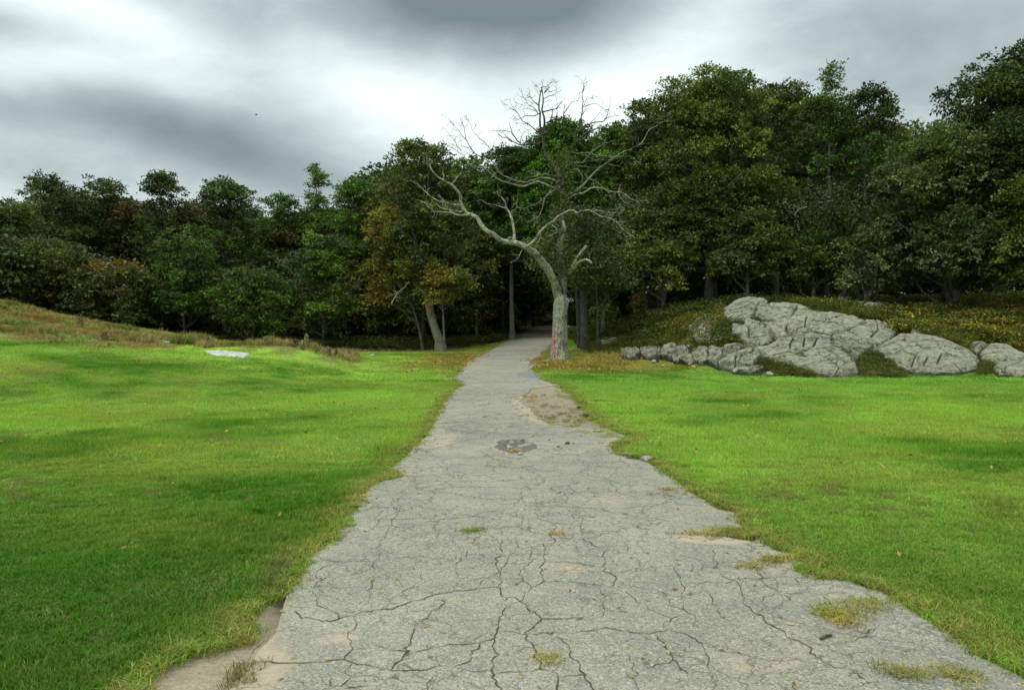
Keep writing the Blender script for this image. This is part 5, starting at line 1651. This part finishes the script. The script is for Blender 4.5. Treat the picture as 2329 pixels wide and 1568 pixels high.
L = [
    (RA([(740, 1450), (680, 1460), (600, 1465), (540, 1440), (500, 1380), (450, 1290), (400, 1250)]), .06, .012, -.6), (RA([(540, 1440), (430, 1425), (360, 1420), (300, 1370), (220, 1310)]), .035, .01, -.3),
    (RA([(655, 1425), (560, 1415), (480, 1405), (410, 1380), (380, 1345)]), .045, .012, .6), (RA([(635, 1360), (540, 1355), (450, 1325), (360, 1295), (290, 1240), (220, 1180), (130, 1110), (60, 1100)]), .042, .008, .5),
    (RA([(530, 1150), (570, 1100), (610, 1040), (640, 1025)]), .035, .012, .2), (RA([(450, 1100), (460, 1050), (440, 980), (430, 950)]), .03, .01, .2), (RA([(310, 950), (270, 910), (230, 860)]), .022, .007, -.2),
    (RA([(390, 1345), (350, 1360), (290, 1350), (240, 1320)]), .015, .006, .2), (RA([(360, 1420), (355, 1460), (330, 1400)]), .012, .006, .1), (RA([(605, 1415), (600, 1370), (615, 1350)]), .03, .02, -.2),
    (RT([(350, 370), (350, 270), (330, 180), (310, 110)]) + RA([(1105, 1390), (1095, 1330), (1050, 1280), (1010, 1250), (1010, 1200)]), .08, .02, .5), (RA([(1160, 1430), (1210, 1390), (1235, 1290)]), .03, .01, -.2),
    (RA([(1105, 1390), (1000, 1370), (900, 1335), (850, 1300)]), .022, .007, .3), (RA([(1210, 1390), (1290, 1385)]), .015, .006, 0),
    (RT([(470, 415), (540, 350), (590, 280), (650, 210), (700, 190), (750, 140), (820, 110), (880, 90), (920, 120), (990, 85), (1060, 110), (1140, 150), (1220, 170), (1300, 230), (1370, 290), (1435, 345)]), .07, .015, -1.2),
    (RT([(660, 205), (710, 230), (740, 280), (690, 310), (650, 325)]), .035, .01, -.2), (RT([(590, 290), (575, 370), (540, 405), (500, 400)]), .03, .012, -.2), (RT([(1220, 170), (1330, 280), (1385, 395)]), .022, .006, .3),
    (RT([(1350, 260), (1380, 265), (1460, 285)]), .014, .006, 0), (RT([(1160, 150), (1220, 110), (1310, 120)]), .02, .006, .2), (RT([(1060, 100), (1140, 95), (1180, 130)]), .015, .006, .2),
    (RT([(430, 440), (380, 510), (315, 565)]), .022, .008, -.3), (RT([(850, 640), (890, 615), (910, 590), (950, 540), (1000, 530), (1045, 560)]), .075, .06, -.6), (RT([(840, 650), (870, 590), (920, 510), (960, 460), (1000, 410)]), .07, .07, .3),
    (RT([(310, 375), (305, 340), (325, 335)]), .07, .06, -.2), (RT([(420, 405), (445, 375)]), .02, .01, -.1),
    (RB([(370, 1070), (440, 1030), (490, 985), (560, 980), (590, 1020), (600, 1120), (600, 1160)]), .055, .015, -.5), (RB([(440, 1030), (420, 970), (460, 940), (510, 905), (600, 915), (660, 900), (740, 900)]), .045, .012, -.3),
    (RB([(460, 945), (520, 950), (620, 950), (720, 970)]), .03, .008, -.2), (RB([(370, 1065), (290, 1060), (220, 1035), (160, 1040), (100, 1000), (30, 1020)]), .06, .012, -.5), (RB([(160, 1040), (90, 1060), (0, 1080)]), .02, .007, -.2),
    (RB([(200, 620), (250, 570), (230, 500), (270, 470), (340, 460), (400, 435), (410, 400), (450, 340), (490, 280), (550, 265), (565, 250)]), .06, .008, -.4), (RB([(270, 470), (290, 400), (290, 360)]), .035, .015, .1),
    (RB([(340, 460), (320, 530)]), .025, .015, 0), (RB([(330, 460), (335, 410), (355, 385)]), .025, .01, .1), (RB([(400, 420), (455, 405)]), .02, .012, 0), (RB([(405, 400), (410, 340), (415, 315)]), .02, .01, .1),
    (RB([(190, 680), (205, 600), (210, 530), (190, 430), (180, 360), (185, 250), (175, 130), (240, 110), (265, 80), (320, 45)]), .075, .008, .3), (RB([(190, 385), (250, 360), (320, 350), (350, 320), (380, 280)]), .035, .018, -.2),
    (RB([(320, 350), (385, 340)]), .018, .006, 0), (RB([(185, 250), (250, 220), (340, 180), (390, 145)]), .022, .006, .2), (RB([(200, 185), (240, 150), (260, 125)]), .035, .025, 0), (RB([(185, 180), (190, 60)]), .012, .005, 0),
    (RB([(250, 220), (340, 210)]), .01, .005, 0), (RB([(240, 180), (330, 150), (380, 125)]), .015, .005, -.1), (RB([(150, 400), (100, 430), (0, 430)]) + RA([(1230, 460), (1190, 460)]), .03, .006, -.2),
    (RB([(140, 320), (100, 290), (60, 240), (50, 180), (60, 150)]), .015, .005, .2), (RB([(165, 200), (140, 140), (115, 95)]), .01, .004, 0), (RB([(265, 80), (350, 70)]), .008, .004, 0), (RB([(90, 300), (40, 270), (0, 250)]), .012, .004, .1),
    (RA([(1440, 400), (1390, 340), (1330, 290), (1290, 230), (1240, 215), (1225, 180)]), .022, .005, .3), (RA([(1290, 230), (1280, 180), (1275, 135)]), .012, .004, 0), (RA([(1440, 600), (1400, 560), (1350, 520), (1290, 480), (1240, 410), (1190, 370), (1150, 340), (1130, 310)]), .032, .006, -.4),
    (RA([(1240, 410), (1180, 340), (1155, 260)]), .015, .005, .1), (RA([(1190, 370), (1150, 350), (1125, 380)]), .012, .004, 0), (RA([(1350, 520), (1260, 500), (1185, 500)]), .014, .005, -.1), (RA([(1300, 320), (1200, 280)]), .012, .004, 0),
    (RA([(1440, 380), (1370, 350), (1300, 350), (1240, 380)]), .014, .005, .2), (RA([(1455, 320), (1380, 270), (1360, 180)]), .014, .004, .1), (RA([(1460, 220), (1430, 160), (1420, 110)]), .01, .004, 0), (RA([(1365, 250), (1420, 200)]), .008, .004, 0),
    (RA([(1480, 700), (1440, 720), (1350, 720), (1290, 740), (1230, 730), (1170, 700), (1120, 660), (1070, 650), (1020, 615)]), .05, .02, -.6), (RA([(1255, 710), (1200, 640), (1160, 560), (1140, 510)]), .035, .015, .1),
    (RA([(1190, 640), (1160, 600), (1060, 580), (950, 585)]), .02, .006, 0), (RA([(1170, 700), (1110, 640), (1075, 590)]), .022, .008, .1), (RA([(1260, 730), (1270, 640), (1310, 580), (1360, 565)]), .022, .007, .2),
    (RA([(1270, 600), (1220, 540)]), .012, .005, 0), (RA([(1445, 720), (1350, 740), (1290, 800), (1240, 800)]), .03, .01, -.3), (RA([(1240, 740), (1170, 770), (1060, 780), (1040, 755)]), .018, .006, 0), (RA([(1340, 650), (1345, 590)]), .014, .007, 0),
    (RB([(390, 1240), (300, 1180), (120, 1120)]) + RA([(1300, 1170), (1200, 1150), (1120, 1130), (1060, 1110), (1000, 1070), (950, 1030), (880, 985), (780, 960), (700, 890), (640, 820), (560, 770), (490, 720)]), .075, .01, -1.0),
    (RB([(370, 1120), (200, 1080)]) + RA([(1300, 1120), (1180, 1090), (1100, 1060), (1030, 1010), (980, 930), (955, 860), (950, 790), (910, 740), (880, 700), (830, 660), (780, 610), (760, 560), (720, 480), (685, 410)]), .065, .008, 1.2),
    (RA([(950, 790), (980, 740), (990, 690)]), .022, .012, 0), (RA([(940, 860), (840, 845), (780, 810), (730, 750), (690, 670), (620, 590), (570, 530), (515, 455)]), .035, .007, -.4), (RA([(690, 670), (680, 590), (655, 510), (655, 430)]), .018, .005, .2),
    (RA([(720, 760), (650, 740), (640, 680), (620, 655)]), .018, .006, -.1), (RA([(640, 790), (590, 740), (570, 690), (510, 630), (450, 550)]), .018, .005, 0), (RA([(590, 740), (500, 700)]), .01, .004, 0), (RA([(770, 570), (810, 510)]), .012, .006, 0),
    (RA([(610, 590), (540, 570)]), .01, .004, 0), (RA([(655, 510), (615, 435)]), .01, .004, 0), (RA([(720, 490), (670, 450)]), .008, .004, 0), (RA([(520, 640), (470, 630)]), .007, .004, 0), (RA([(570, 690), (575, 650)]), .01, .005, 0),
    (RA([(970, 1050), (1030, 1000), (1020, 960)]), .03, .015, -.2), (RA([(1000, 1040), (940, 1080)]), .02, .008, 0), (RA([(980, 1100), (900, 1110), (820, 1110)]), .015, .006, -.2), (RA([(780, 960), (720, 1010)]), .015, .006, 0),
    (RB([(390, 1160), (420, 950), (480, 770), (540, 690), (600, 640), (680, 590), (750, 560)]), .095, .035, .5), (RB([(620, 630), (600, 560), (595, 500), (590, 400), (600, 350), (605, 270), (600, 190), (610, 130), (605, 70), (565, 30)]), .045, .007, .2),
    (RB([(600, 350), (640, 260), (660, 240), (715, 255)]), .02, .006, .1), (RB([(620, 330), (700, 300), (740, 305), (800, 340), (890, 370)]), .018, .006, -.1), (RB([(605, 180), (630, 130), (660, 100)]), .022, .01, 0), (RB([(590, 430), (630, 370), (655, 350), (640, 335)]), .022, .012, .1),
    (RB([(640, 610), (680, 500), (740, 450), (780, 390), (800, 360)]), .03, .006, -.2), (RB([(700, 500), (750, 495), (830, 480), (860, 390), (890, 320), (890, 255)]), .03, .006, .1), (RB([(830, 460), (900, 440), (985, 425)]), .022, .008, 0),
    (RB([(700, 245), (735, 210)]), .008, .004, 0), (RB([(480, 770), (450, 650), (550, 600), (640, 540), (740, 470)]), .045, .012, -.5),
    (RB([(395, 1340), (480, 1270), (600, 1230), (680, 1190), (760, 1175), (850, 1195), (960, 1220), (1040, 1240), (1100, 1290), (1180, 1335)]), .06, .01, -.9), (RB([(975, 1220), (1000, 1290), (1070, 1350), (1130, 1390)]), .022, .006, -.2), (RB([(980, 1220), (1010, 1140)]), .014, .006, 0),
    (RB([(400, 1290), (500, 1230), (600, 1150), (700, 1050), (780, 970), (860, 900), (960, 850), (1040, 790), (1110, 770), (1200, 720), (1270, 630), (1310, 560), (1420, 500), (1550, 480)]), .07, .01, .9),
    (RB([(650, 1070), (760, 1120), (800, 1180)]), .025, .008, -.3), (RB([(870, 930), (1020, 970)]), .018, .006, 0), (RB([(620, 900), (690, 810), (740, 770), (800, 730), (940, 690)]), .045, .01, -.3), (RB([(700, 800), (715, 720), (700, 690), (720, 620), (710, 560)]), .035, .014, .1),
    (RB([(1120, 760), (1170, 740), (1290, 710), (1390, 715), (1465, 720)]), .025, .007, -.2), (RB([(1130, 740), (1130, 700), (1110, 600), (1160, 560), (1260, 520)]), .022, .006, .2), (RB([(480, 800), (530, 820), (640, 810), (690, 820), (800, 850), (900, 860), (1090, 860), (1240, 930)]), .035, .008, -.4),
    (RB([(640, 830), (700, 880), (850, 890)]), .022, .008, -.1), (RB([(590, 1010), (660, 1050), (700, 1090)]), .02, .008, 0), (RB([(385, 1150), (330, 1200), (280, 1230), (200, 1300), (190, 1380), (140, 1480), (30, 1550)]), .035, .01, -.9), (RB([(280, 1230), (200, 1290), (100, 1350), (0, 1400)]), .018, .006, .2),
    (RB([(140, 1480), (110, 1560)]), .018, .006, 0), (RB([(700, 1400), (800, 1420), (870, 1450)]), .014, .005, 0), (RB([(850, 1480), (930, 1440), (1010, 1440)]), .014, .005, 0), (RB([(1420, 700), (1460, 770), (1410, 800)]), .012, .005, 0),
    (RB([(680, 600), (580, 620), (520, 600), (450, 560)]), .015, .006, -.1), (RB([(860, 1200), (900, 1280), (920, 1330)]), .012, .005, -.1), (RB([(1100, 870), (1180, 900), (1230, 960)]), .01, .005, 0)]
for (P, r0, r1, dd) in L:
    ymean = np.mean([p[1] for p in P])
    br(P, r0 * 1.02, max(r1 * .85, .006), dd, 0.28 if ymean < 340 else (0.8 if ymean < 400 else 1.15))  # limbs above the skyline painted darker to look backlit
b = Bag()
bt = Bag()
built = []      # (screen xy, depth) samples of what stands already
gz0 = float(H(np.array([2.2]), np.array([DY]))[0])
origin = np.array([pt(*RT([(755, 1420)])[0], DY)[0], DY, gz0])
for bi, (P, r0, r1, dd, shade) in enumerate(BR):
    P = np.array(P)
    if built:
        S = np.vstack(built)
        j = np.argmin(np.hypot(S[:, 0] - P[0, 0], S[:, 1] - P[0, 1]))
        y0 = S[j, 2]
    else:
        y0 = DY
    L_ = np.concatenate([[0], np.cumsum(np.hypot(*np.diff(P, axis=0).T))])
    tt = L_ / L_[-1]
    Yd = y0 + dd * 1.3 * tt ** 0.8 + (0.12 * np.sin(tt * 9 + bi) * (L_[-1] / 150) if bi > 0 else 0)
    W3 = pt(P[:, 0], P[:, 1], Yd)
    Q = smooth_path(W3, step=0.16)
    if bi > 0:
        ar = np.linspace(0, 1, len(Q))
        env = np.minimum(1, ar * 6)[:, None]
        Q = Q + env * 0.07 * np.stack([fbm(ar * L_[-1] / 14, ar * 0 + bi, 1, 3, bi), fbm(ar * L_[-1] / 14, ar * 0 + bi, 1, 3, bi + 40), fbm(ar * L_[-1] / 14, ar * 0 + bi, 1, 3, bi + 80)], -1)
    qx, qy = proj(Q[:, 0], Q[:, 1], Q[:, 2])
    built.append(np.stack([qx, qy, Q[:, 1]], -1))
    t = np.linspace(0, 1, len(Q))
    R = r0 + (r1 - r0) * t ** 0.85
    Qo = Q - origin
    if bi == 0:
        Qo = smooth_path([Qo[0] - [0, 0, 0.25]] + [Qo[k_] for k_ in range(0, len(Qo), 4)] + [Qo[-1]], step=0.08)
        zz = Qo[:, 2]
        R = np.interp(zz, [-.3, 0, .2, .5, 1.2, 2.2, 2.6, 3.0], [.50, .45, .405, .37, .35, .335, .345, .20])
        # fluted trunk with root flare
        sides = 28
        th2 = np.linspace(0, 2 * math.pi, sides, endpoint=False)
        rr2 = R[:, None] * (1 + 0.10 * np.sin(th2 * 5 + 1)[None] * sstep(0.9, 0, zz)[:, None] * 1.8 + 0.05 * np.sin(th2 * 3)[None] + 0.05 * fbm(th2[None] * 3 + 0 * zz[:, None], zz[:, None] * 1.2 + 0 * th2[None], .5, 3, 4))
        Vt = np.stack([Qo[:, 0][:, None] + rr2 * np.cos(th2)[None], Qo[:, 1][:, None] + rr2 * np.sin(th2)[None], zz[:, None] + 0 * rr2], -1).reshape(-1, 3)
        bt.add(Vt, grid_faces(len(Qo), sides, True)[:, ::1], (1, 1, 1))
        continue
    tgt = bt if bi in (1, 2, 3) else b
    tgt.tube(Qo, R, 10 if r0 > .1 else (7 if r0 > .03 else 4), (shade, shade * 0.97, shade * 0.95), 0.16)
    # fine twigs
    if r0 < .09 and bi > 3:
        nt_ = int(L_[-1] / 12)
        for _ in range(nt_):
            j = rng.integers(len(Q) // 3, len(Q))
            d = rng.normal(0, 1, 3) * [1, .6, 1] + [0, 0, .5]
            d = d / np.linalg.norm(d) * (0.18 + 0.32 * rng.random())
            s0 = Qo[j]
            m1 = s0 + d * .5 + rng.normal(0, .05, 3)
            b.tube([s0, m1, s0 + d], [.009, .007, .004], 3, (shade, shade, shade))
            b.tube([m1, m1 + rng.normal(0, .11, 3) + d * .3], [.006, .004], 3, (shade, shade, shade))
dead = empty("dead_tree", origin, "bare dead tree with pale lichen-covered trunk and twisting leafless limbs right beside the path", "tree")
obj("trunk", bt.mesh("trunk"), M_bark_dead, parent=dead)
obj("branches", b.mesh("branches"), M_bark_dead, parent=dead)

# leafy vine round the fork
vc = []
for (px, py, sx, sy, n) in [(1262, 590, 22, 26, 90), (1275, 520, 16, 45, 90), (1290, 460, 14, 40, 60), (1300, 610, 14, 14, 30), (1235, 575, 14, 14, 30), (1275, 380, 16, 30, 60)]:
    px_, py_ = rng.normal(px, sx, n), rng.normal(py, sy, n)
    vc.append(pt(px_, py_, DY + rng.normal(0.1, 0.35, n)))
C = np.vstack(vc) - origin
LC = np.repeat(C, 8, 0) + rng.normal(0, .10, (len(C) * 8, 3))
cc = np.repeat(np.array(OLV + DK)[rng.integers(0, 8, len(C))] * 0.95, 8, 0)
vo = empty("climbing_vine", origin, "olive-green leafy vine wrapped round the fork and upper stem of the dead tree", "vine")
obj("foliage", leaf_mesh("foliage", LC, .13, cc, .3), M_leaf, parent=vo)
vb = Bag()
vb.tube(smooth_path([(0.15, -.36, 0.0), (0.22, -.36, 1.2), (.25, -.36, 2.4), (.2, -.3, 3.6), (.1, -.25, 5.2), (.2, -.1, 7)], step=.3), .022, 5)
obj("stem", vb.mesh("stem"), M_bark, parent=vo)

# bare twigs showing in other crowns
for (pts_, Yd, lab) in [([(1970, 240), (1985, 222), (2005, 212), (2000, 200)], 44.5, "bare twigs sticking out of the green crown beside the notch of sky"),
                        ([(1835, 470), (1815, 478), (1808, 492), (1820, 512)], 41, "pale crooked dead branch hanging in front of the dark trees above the outcrop"),
                        ([(890, 690), (905, 665), (918, 655), (930, 640)], 45, "pale broken branch hanging in front of the turning tree")]:
    bb = Bag()
    W3 = pt(np.array([p[0] for p in pts_]), np.array([p[1] for p in pts_]), Yd)
    o0 = W3[0].copy()
    q = smooth_path(W3 - o0, step=.15)
    bb.tube(q, np.linspace(.03, .01, len(q)), 5, (1.5, 1.5, 1.5))
    for j in range(12):
        s0 = q[rng.integers(2, len(q))]
        d = rng.normal(0, .25, 3) + [0.08, 0, .15]
        bb.tube([s0, s0 + d * .5, s0 + d], [.012, .009, .005], 3, (1.5, 1.5, 1.5))
    o = obj("dead_branch", bb.mesh("dead_branch"), M_bark_pale, label=lab, cat="branch")
    o.location = o0

# ------------------------------------------------------------------ small things
M_weed = leaf_material("weed_leaves", vary=0.2)
for (cx_, top, bot, lab, c) in [(1903, 285, 375, "tallest yellow-green weed stalk standing on the end of the mound", (0.30, 0.33, 0.09)), (1880, 335, 385, "shorter weed stalk just left of the tallest one", (.26, .24, .10)),
                                (1958, 345, 400, "thin weed stalk right of the tallest one", (.28, .25, .11)), (2040, 362, 420, "brown weed stalk near the mound's right end", (.22, .16, .10)),
                                (2090, 378, 430, "last reddish weed stalk at the mound's right end", (.25, .14, .08)), (1835, 318, 372, "dark reddish bushy weed on the mound left of the stalks", (.14, .07, .05)),
                                (1652, 320, 362, "small pale weed in the dry grass right of the flat white rock", (.25, .22, .13)), (1297, 292, 345, "purplish seedhead weed behind the flat white rock", (.22, .14, .10)),
                                (497, 170, 240, "dark brown weed clump on the left rise", (.14, .09, .04)), (650, 275, 330, "brown weed tuft where the left rise meets the dip", (.17, .11, .05))]:
    (sx, sy), (_, ty) = WL([(cx_, bot), (cx_, top)])
    base = hit([sx], [sy + 2])[0]
    if base[1] > 34:
        base = pt(sx, sy + 2, 29.0)
        base[2] = H0(base[0], base[1])
    hgt = max(0.3, (sy - ty) * base[1] / F * 1.0)
    e = empty("weed_plant", (base[0], base[1], float(H(np.array([base[0]]), np.array([base[1]]))[0])), lab, "weed")
    bb = Bag()
    for j in range(5 if 'clump' in lab or 'bushy' in lab or 'tuft' in lab else 2):
        d = rng.normal(0, .12, 2) * (2.2 if 'bushy' in lab or 'clump' in lab else .5)
        bb.tube([(0, 0, -.05), (d[0] * .4, d[1] * .4, hgt * .5), (d[0], d[1], hgt * (0.8 + .2 * rng.random()))], [.012, .009, .006], 4, (1.2, 1.0, .8))
    obj("stalk", bb.mesh("stalk"), M_bark_pale, parent=e)
    n = 170
    spread = .13 if ('bushy' in lab or 'clump' in lab or 'tuft' in lab) else .05
    zz = hgt * rng.random(n) ** .7
    C = np.stack([rng.normal(0, spread, n), rng.normal(0, spread, n), zz], -1)
    C[:, :2] *= (1.25 - zz / hgt)[:, None]
    obj("leaves", leaf_mesh("leaves", C, .07, np.array(c) * (0.6 + .8 * rng.random((n, 1))), .3), M_weed, parent=e)


def stone(name, px, py, size, mat, lab, Z=None, group=None):
    base = hit([px], [py])[0]
    n, m = 9, 12
    v_ = np.linspace(0.02, math.pi - 0.02, n)
    u_ = np.linspace(0, 2 * math.pi, m, endpoint=False)
    U, Vv = np.meshgrid(u_, v_)
    sd = int(px * 13 + py)
    r = size * (1 + 0.35 * fbm(np.cos(U) * np.sin(Vv) * 2 + sd, np.cos(Vv) * 2 + np.sin(U) * np.sin(Vv) * 2, 1.2, 3, sd))
    X_, Y_, Z_ = r * np.sin(Vv) * np.cos(U) * 1.25, r * np.sin(Vv) * np.sin(U) * 1.1, r * np.cos(Vv) * 0.75
    o = obj(name, mesh(name, np.stack([X_, Y_, Z_], -1).reshape(-1, 3), grid_faces(n, m, True)[:, ::-1], None, True), mat, label=lab, cat="stone", group=group)
    o.location = (base[0], base[1], float(road_z(np.array([base[0]]), np.array([base[1]]))[0]) + size * .35)
    return o


for (rx, ry, sz, mat, lab) in [(1738, 852, .028, M_dark_stone, "largest dark stone on the asphalt right of the pothole"), (1672, 873, .016, M_dark_stone, "small dark stone left of and below the largest dark one"),
                               (1780, 850, .012, M_dark_stone, "tiny dark stone just right of the largest dark one"), (1608, 825, .011, M_dark_stone, "tiny dark pebble nearest the pothole's right end"),
                               (1325, 882, .035, M_pebble, "pale stone lying in the front edge of the pothole"), (1400, 928, .03, M_pebble, "pale pebble with straw just below the pothole"),
                               (1868, 658, .045, M_dark_stone, "dark stone in the dirt strip at the grass edge"), (1820, 597, .04, M_dark_stone, "dark stone at the top of the dirt strip"),
                               (342, 225, .11, M_pebble, "pale stone in the grass at the foot of the woods left of the leaning trunk"), (1600, 258, .05, M_pebble, "white stone on the ground by the dead tree's root"),
                               (2300, 968, .05, M_pebble, "pale stone at the ragged right edge of the asphalt")]:
    px, py = R4([(rx, ry)])[0]
    stone("pebble", px, py, sz, mat, lab)
for (rx, ry, sz, lab) in [(412, 452, .09, "white stone fallen in front of the ledge"), (455, 472, .06, "small stone lying in the grass before the ledge"), (600, 468, .08, "rubble stone at the ledge's foot"), (1010, 520, .10, "flat rubble stone at the outcrop's front foot"),
                          (560, 448, .07, "pale chip between the ledge's blocks")]:
    px, py = RK([(rx, ry)])[0]
    stone("fallen_stone", px, py, sz, M_pebble, lab)

px0, py0 = C3([(1618, 1200)])[0]
px1, py1 = C3([(1712, 1168)])[0]
a, c_ = hit([px0], [py0])[0], hit([px1], [py1])[0]
bb = Bag()
d = c_ - a
za = float(road_z(np.array([a[0]]), np.array([a[1]]))[0]) + .010
bb.tube([(0, 0, 0), d * [.5, .5, 0] + [.004, .006, .004], d * [1, 1, 0]], [.006, .0075, .005], 6)
o = obj("stick", bb.mesh("stick"), M_stick, label="short dark stick lying on the asphalt near the bottom right", cat="stick")
o.location = (a[0], a[1], za)

# little bits of debris on the asphalt
db = Bag()
n = 900
yy_ = 3.2 + 24 * rng.random(n) ** 1.3
xl_, xr_ = np.interp(yy_, ys_, xl), np.interp(yy_, ys_, xr)
t = rng.random(n)
xx_ = xl_ + (xr_ - xl_) * t
L_ = 0.012 + 0.02 * rng.random(n)
an = rng.random(n) * 6.28
z = road_z(xx_, yy_) + .006
Vd = np.empty((n, 4, 3))
ca_, sa_ = np.cos(an), np.sin(an)
for k_, (u_, v_, h_) in enumerate(((-1, 0, 0), (0, .3, .008), (1, 0, .003), (0, -.3, 0))):
    Vd[:, k_, 0] = xx_ + (u_ * ca_ - v_ * sa_) * L_
    Vd[:, k_, 1] = yy_ + (u_ * sa_ + v_ * ca_) * L_
    Vd[:, k_, 2] = z + h_
kk = np.arange(n)[:, None] * 4
cols = np.array([(0.34, .22, .07), (.30, .25, .10), (.16, .10, .05), (.40, .33, .18)])[rng.integers(0, 4, n)]
obj("leaf_debris", mesh("leaf_debris", Vd.reshape(-1, 3), kk + np.array([[0, 1, 2, 3]]), np.repeat(cols, 4, 0), False), M_weed, kind='stuff')

# the bird
bp = pt(583, 261, 70)
bd = empty("bird", bp, "tiny dark bird flying alone in the grey sky on the left", "bird")
bb = Bag()
q = np.array([(-.22, 0, 0), (-.14, 0, .0), (-.05, 0, .01), (.06, 0, .01), (.13, 0, .02), (.18, 0, .02)])
bb.tube(q, [.03, .035, .06, .065, .04, .012], 8)
obj("body", bb.mesh("body"), M_bird, parent=bd)
for sgn in (-1, 1):
    Vw = np.array([(-.07, 0, .03), (.06, 0, .03), (.07, sgn * .2, .10), (-.04, sgn * .2, .10), (.0, sgn * .46, .02), (-.05, sgn * .44, .02)])
    Vw = np.vstack([Vw, Vw - [0, 0, .012]])
    Fw = [[0, 1, 2, 3], [3, 2, 4, 5], [6, 7, 8, 9], [9, 8, 10, 11], [0, 1, 7, 6], [1, 2, 8, 7], [2, 4, 10, 8], [4, 5, 11, 10], [5, 3, 9, 11], [3, 0, 6, 9]]
    obj("wing", mesh("wing", Vw, np.array(Fw), None), M_bird, parent=bd)
bd.rotation_euler = (0.1, 0.1, 0.5)
bd.scale = (0.6, 0.6, 0.6)
print("TRIS", sum(len(m.polygons) for m in bpy.data.meshes))
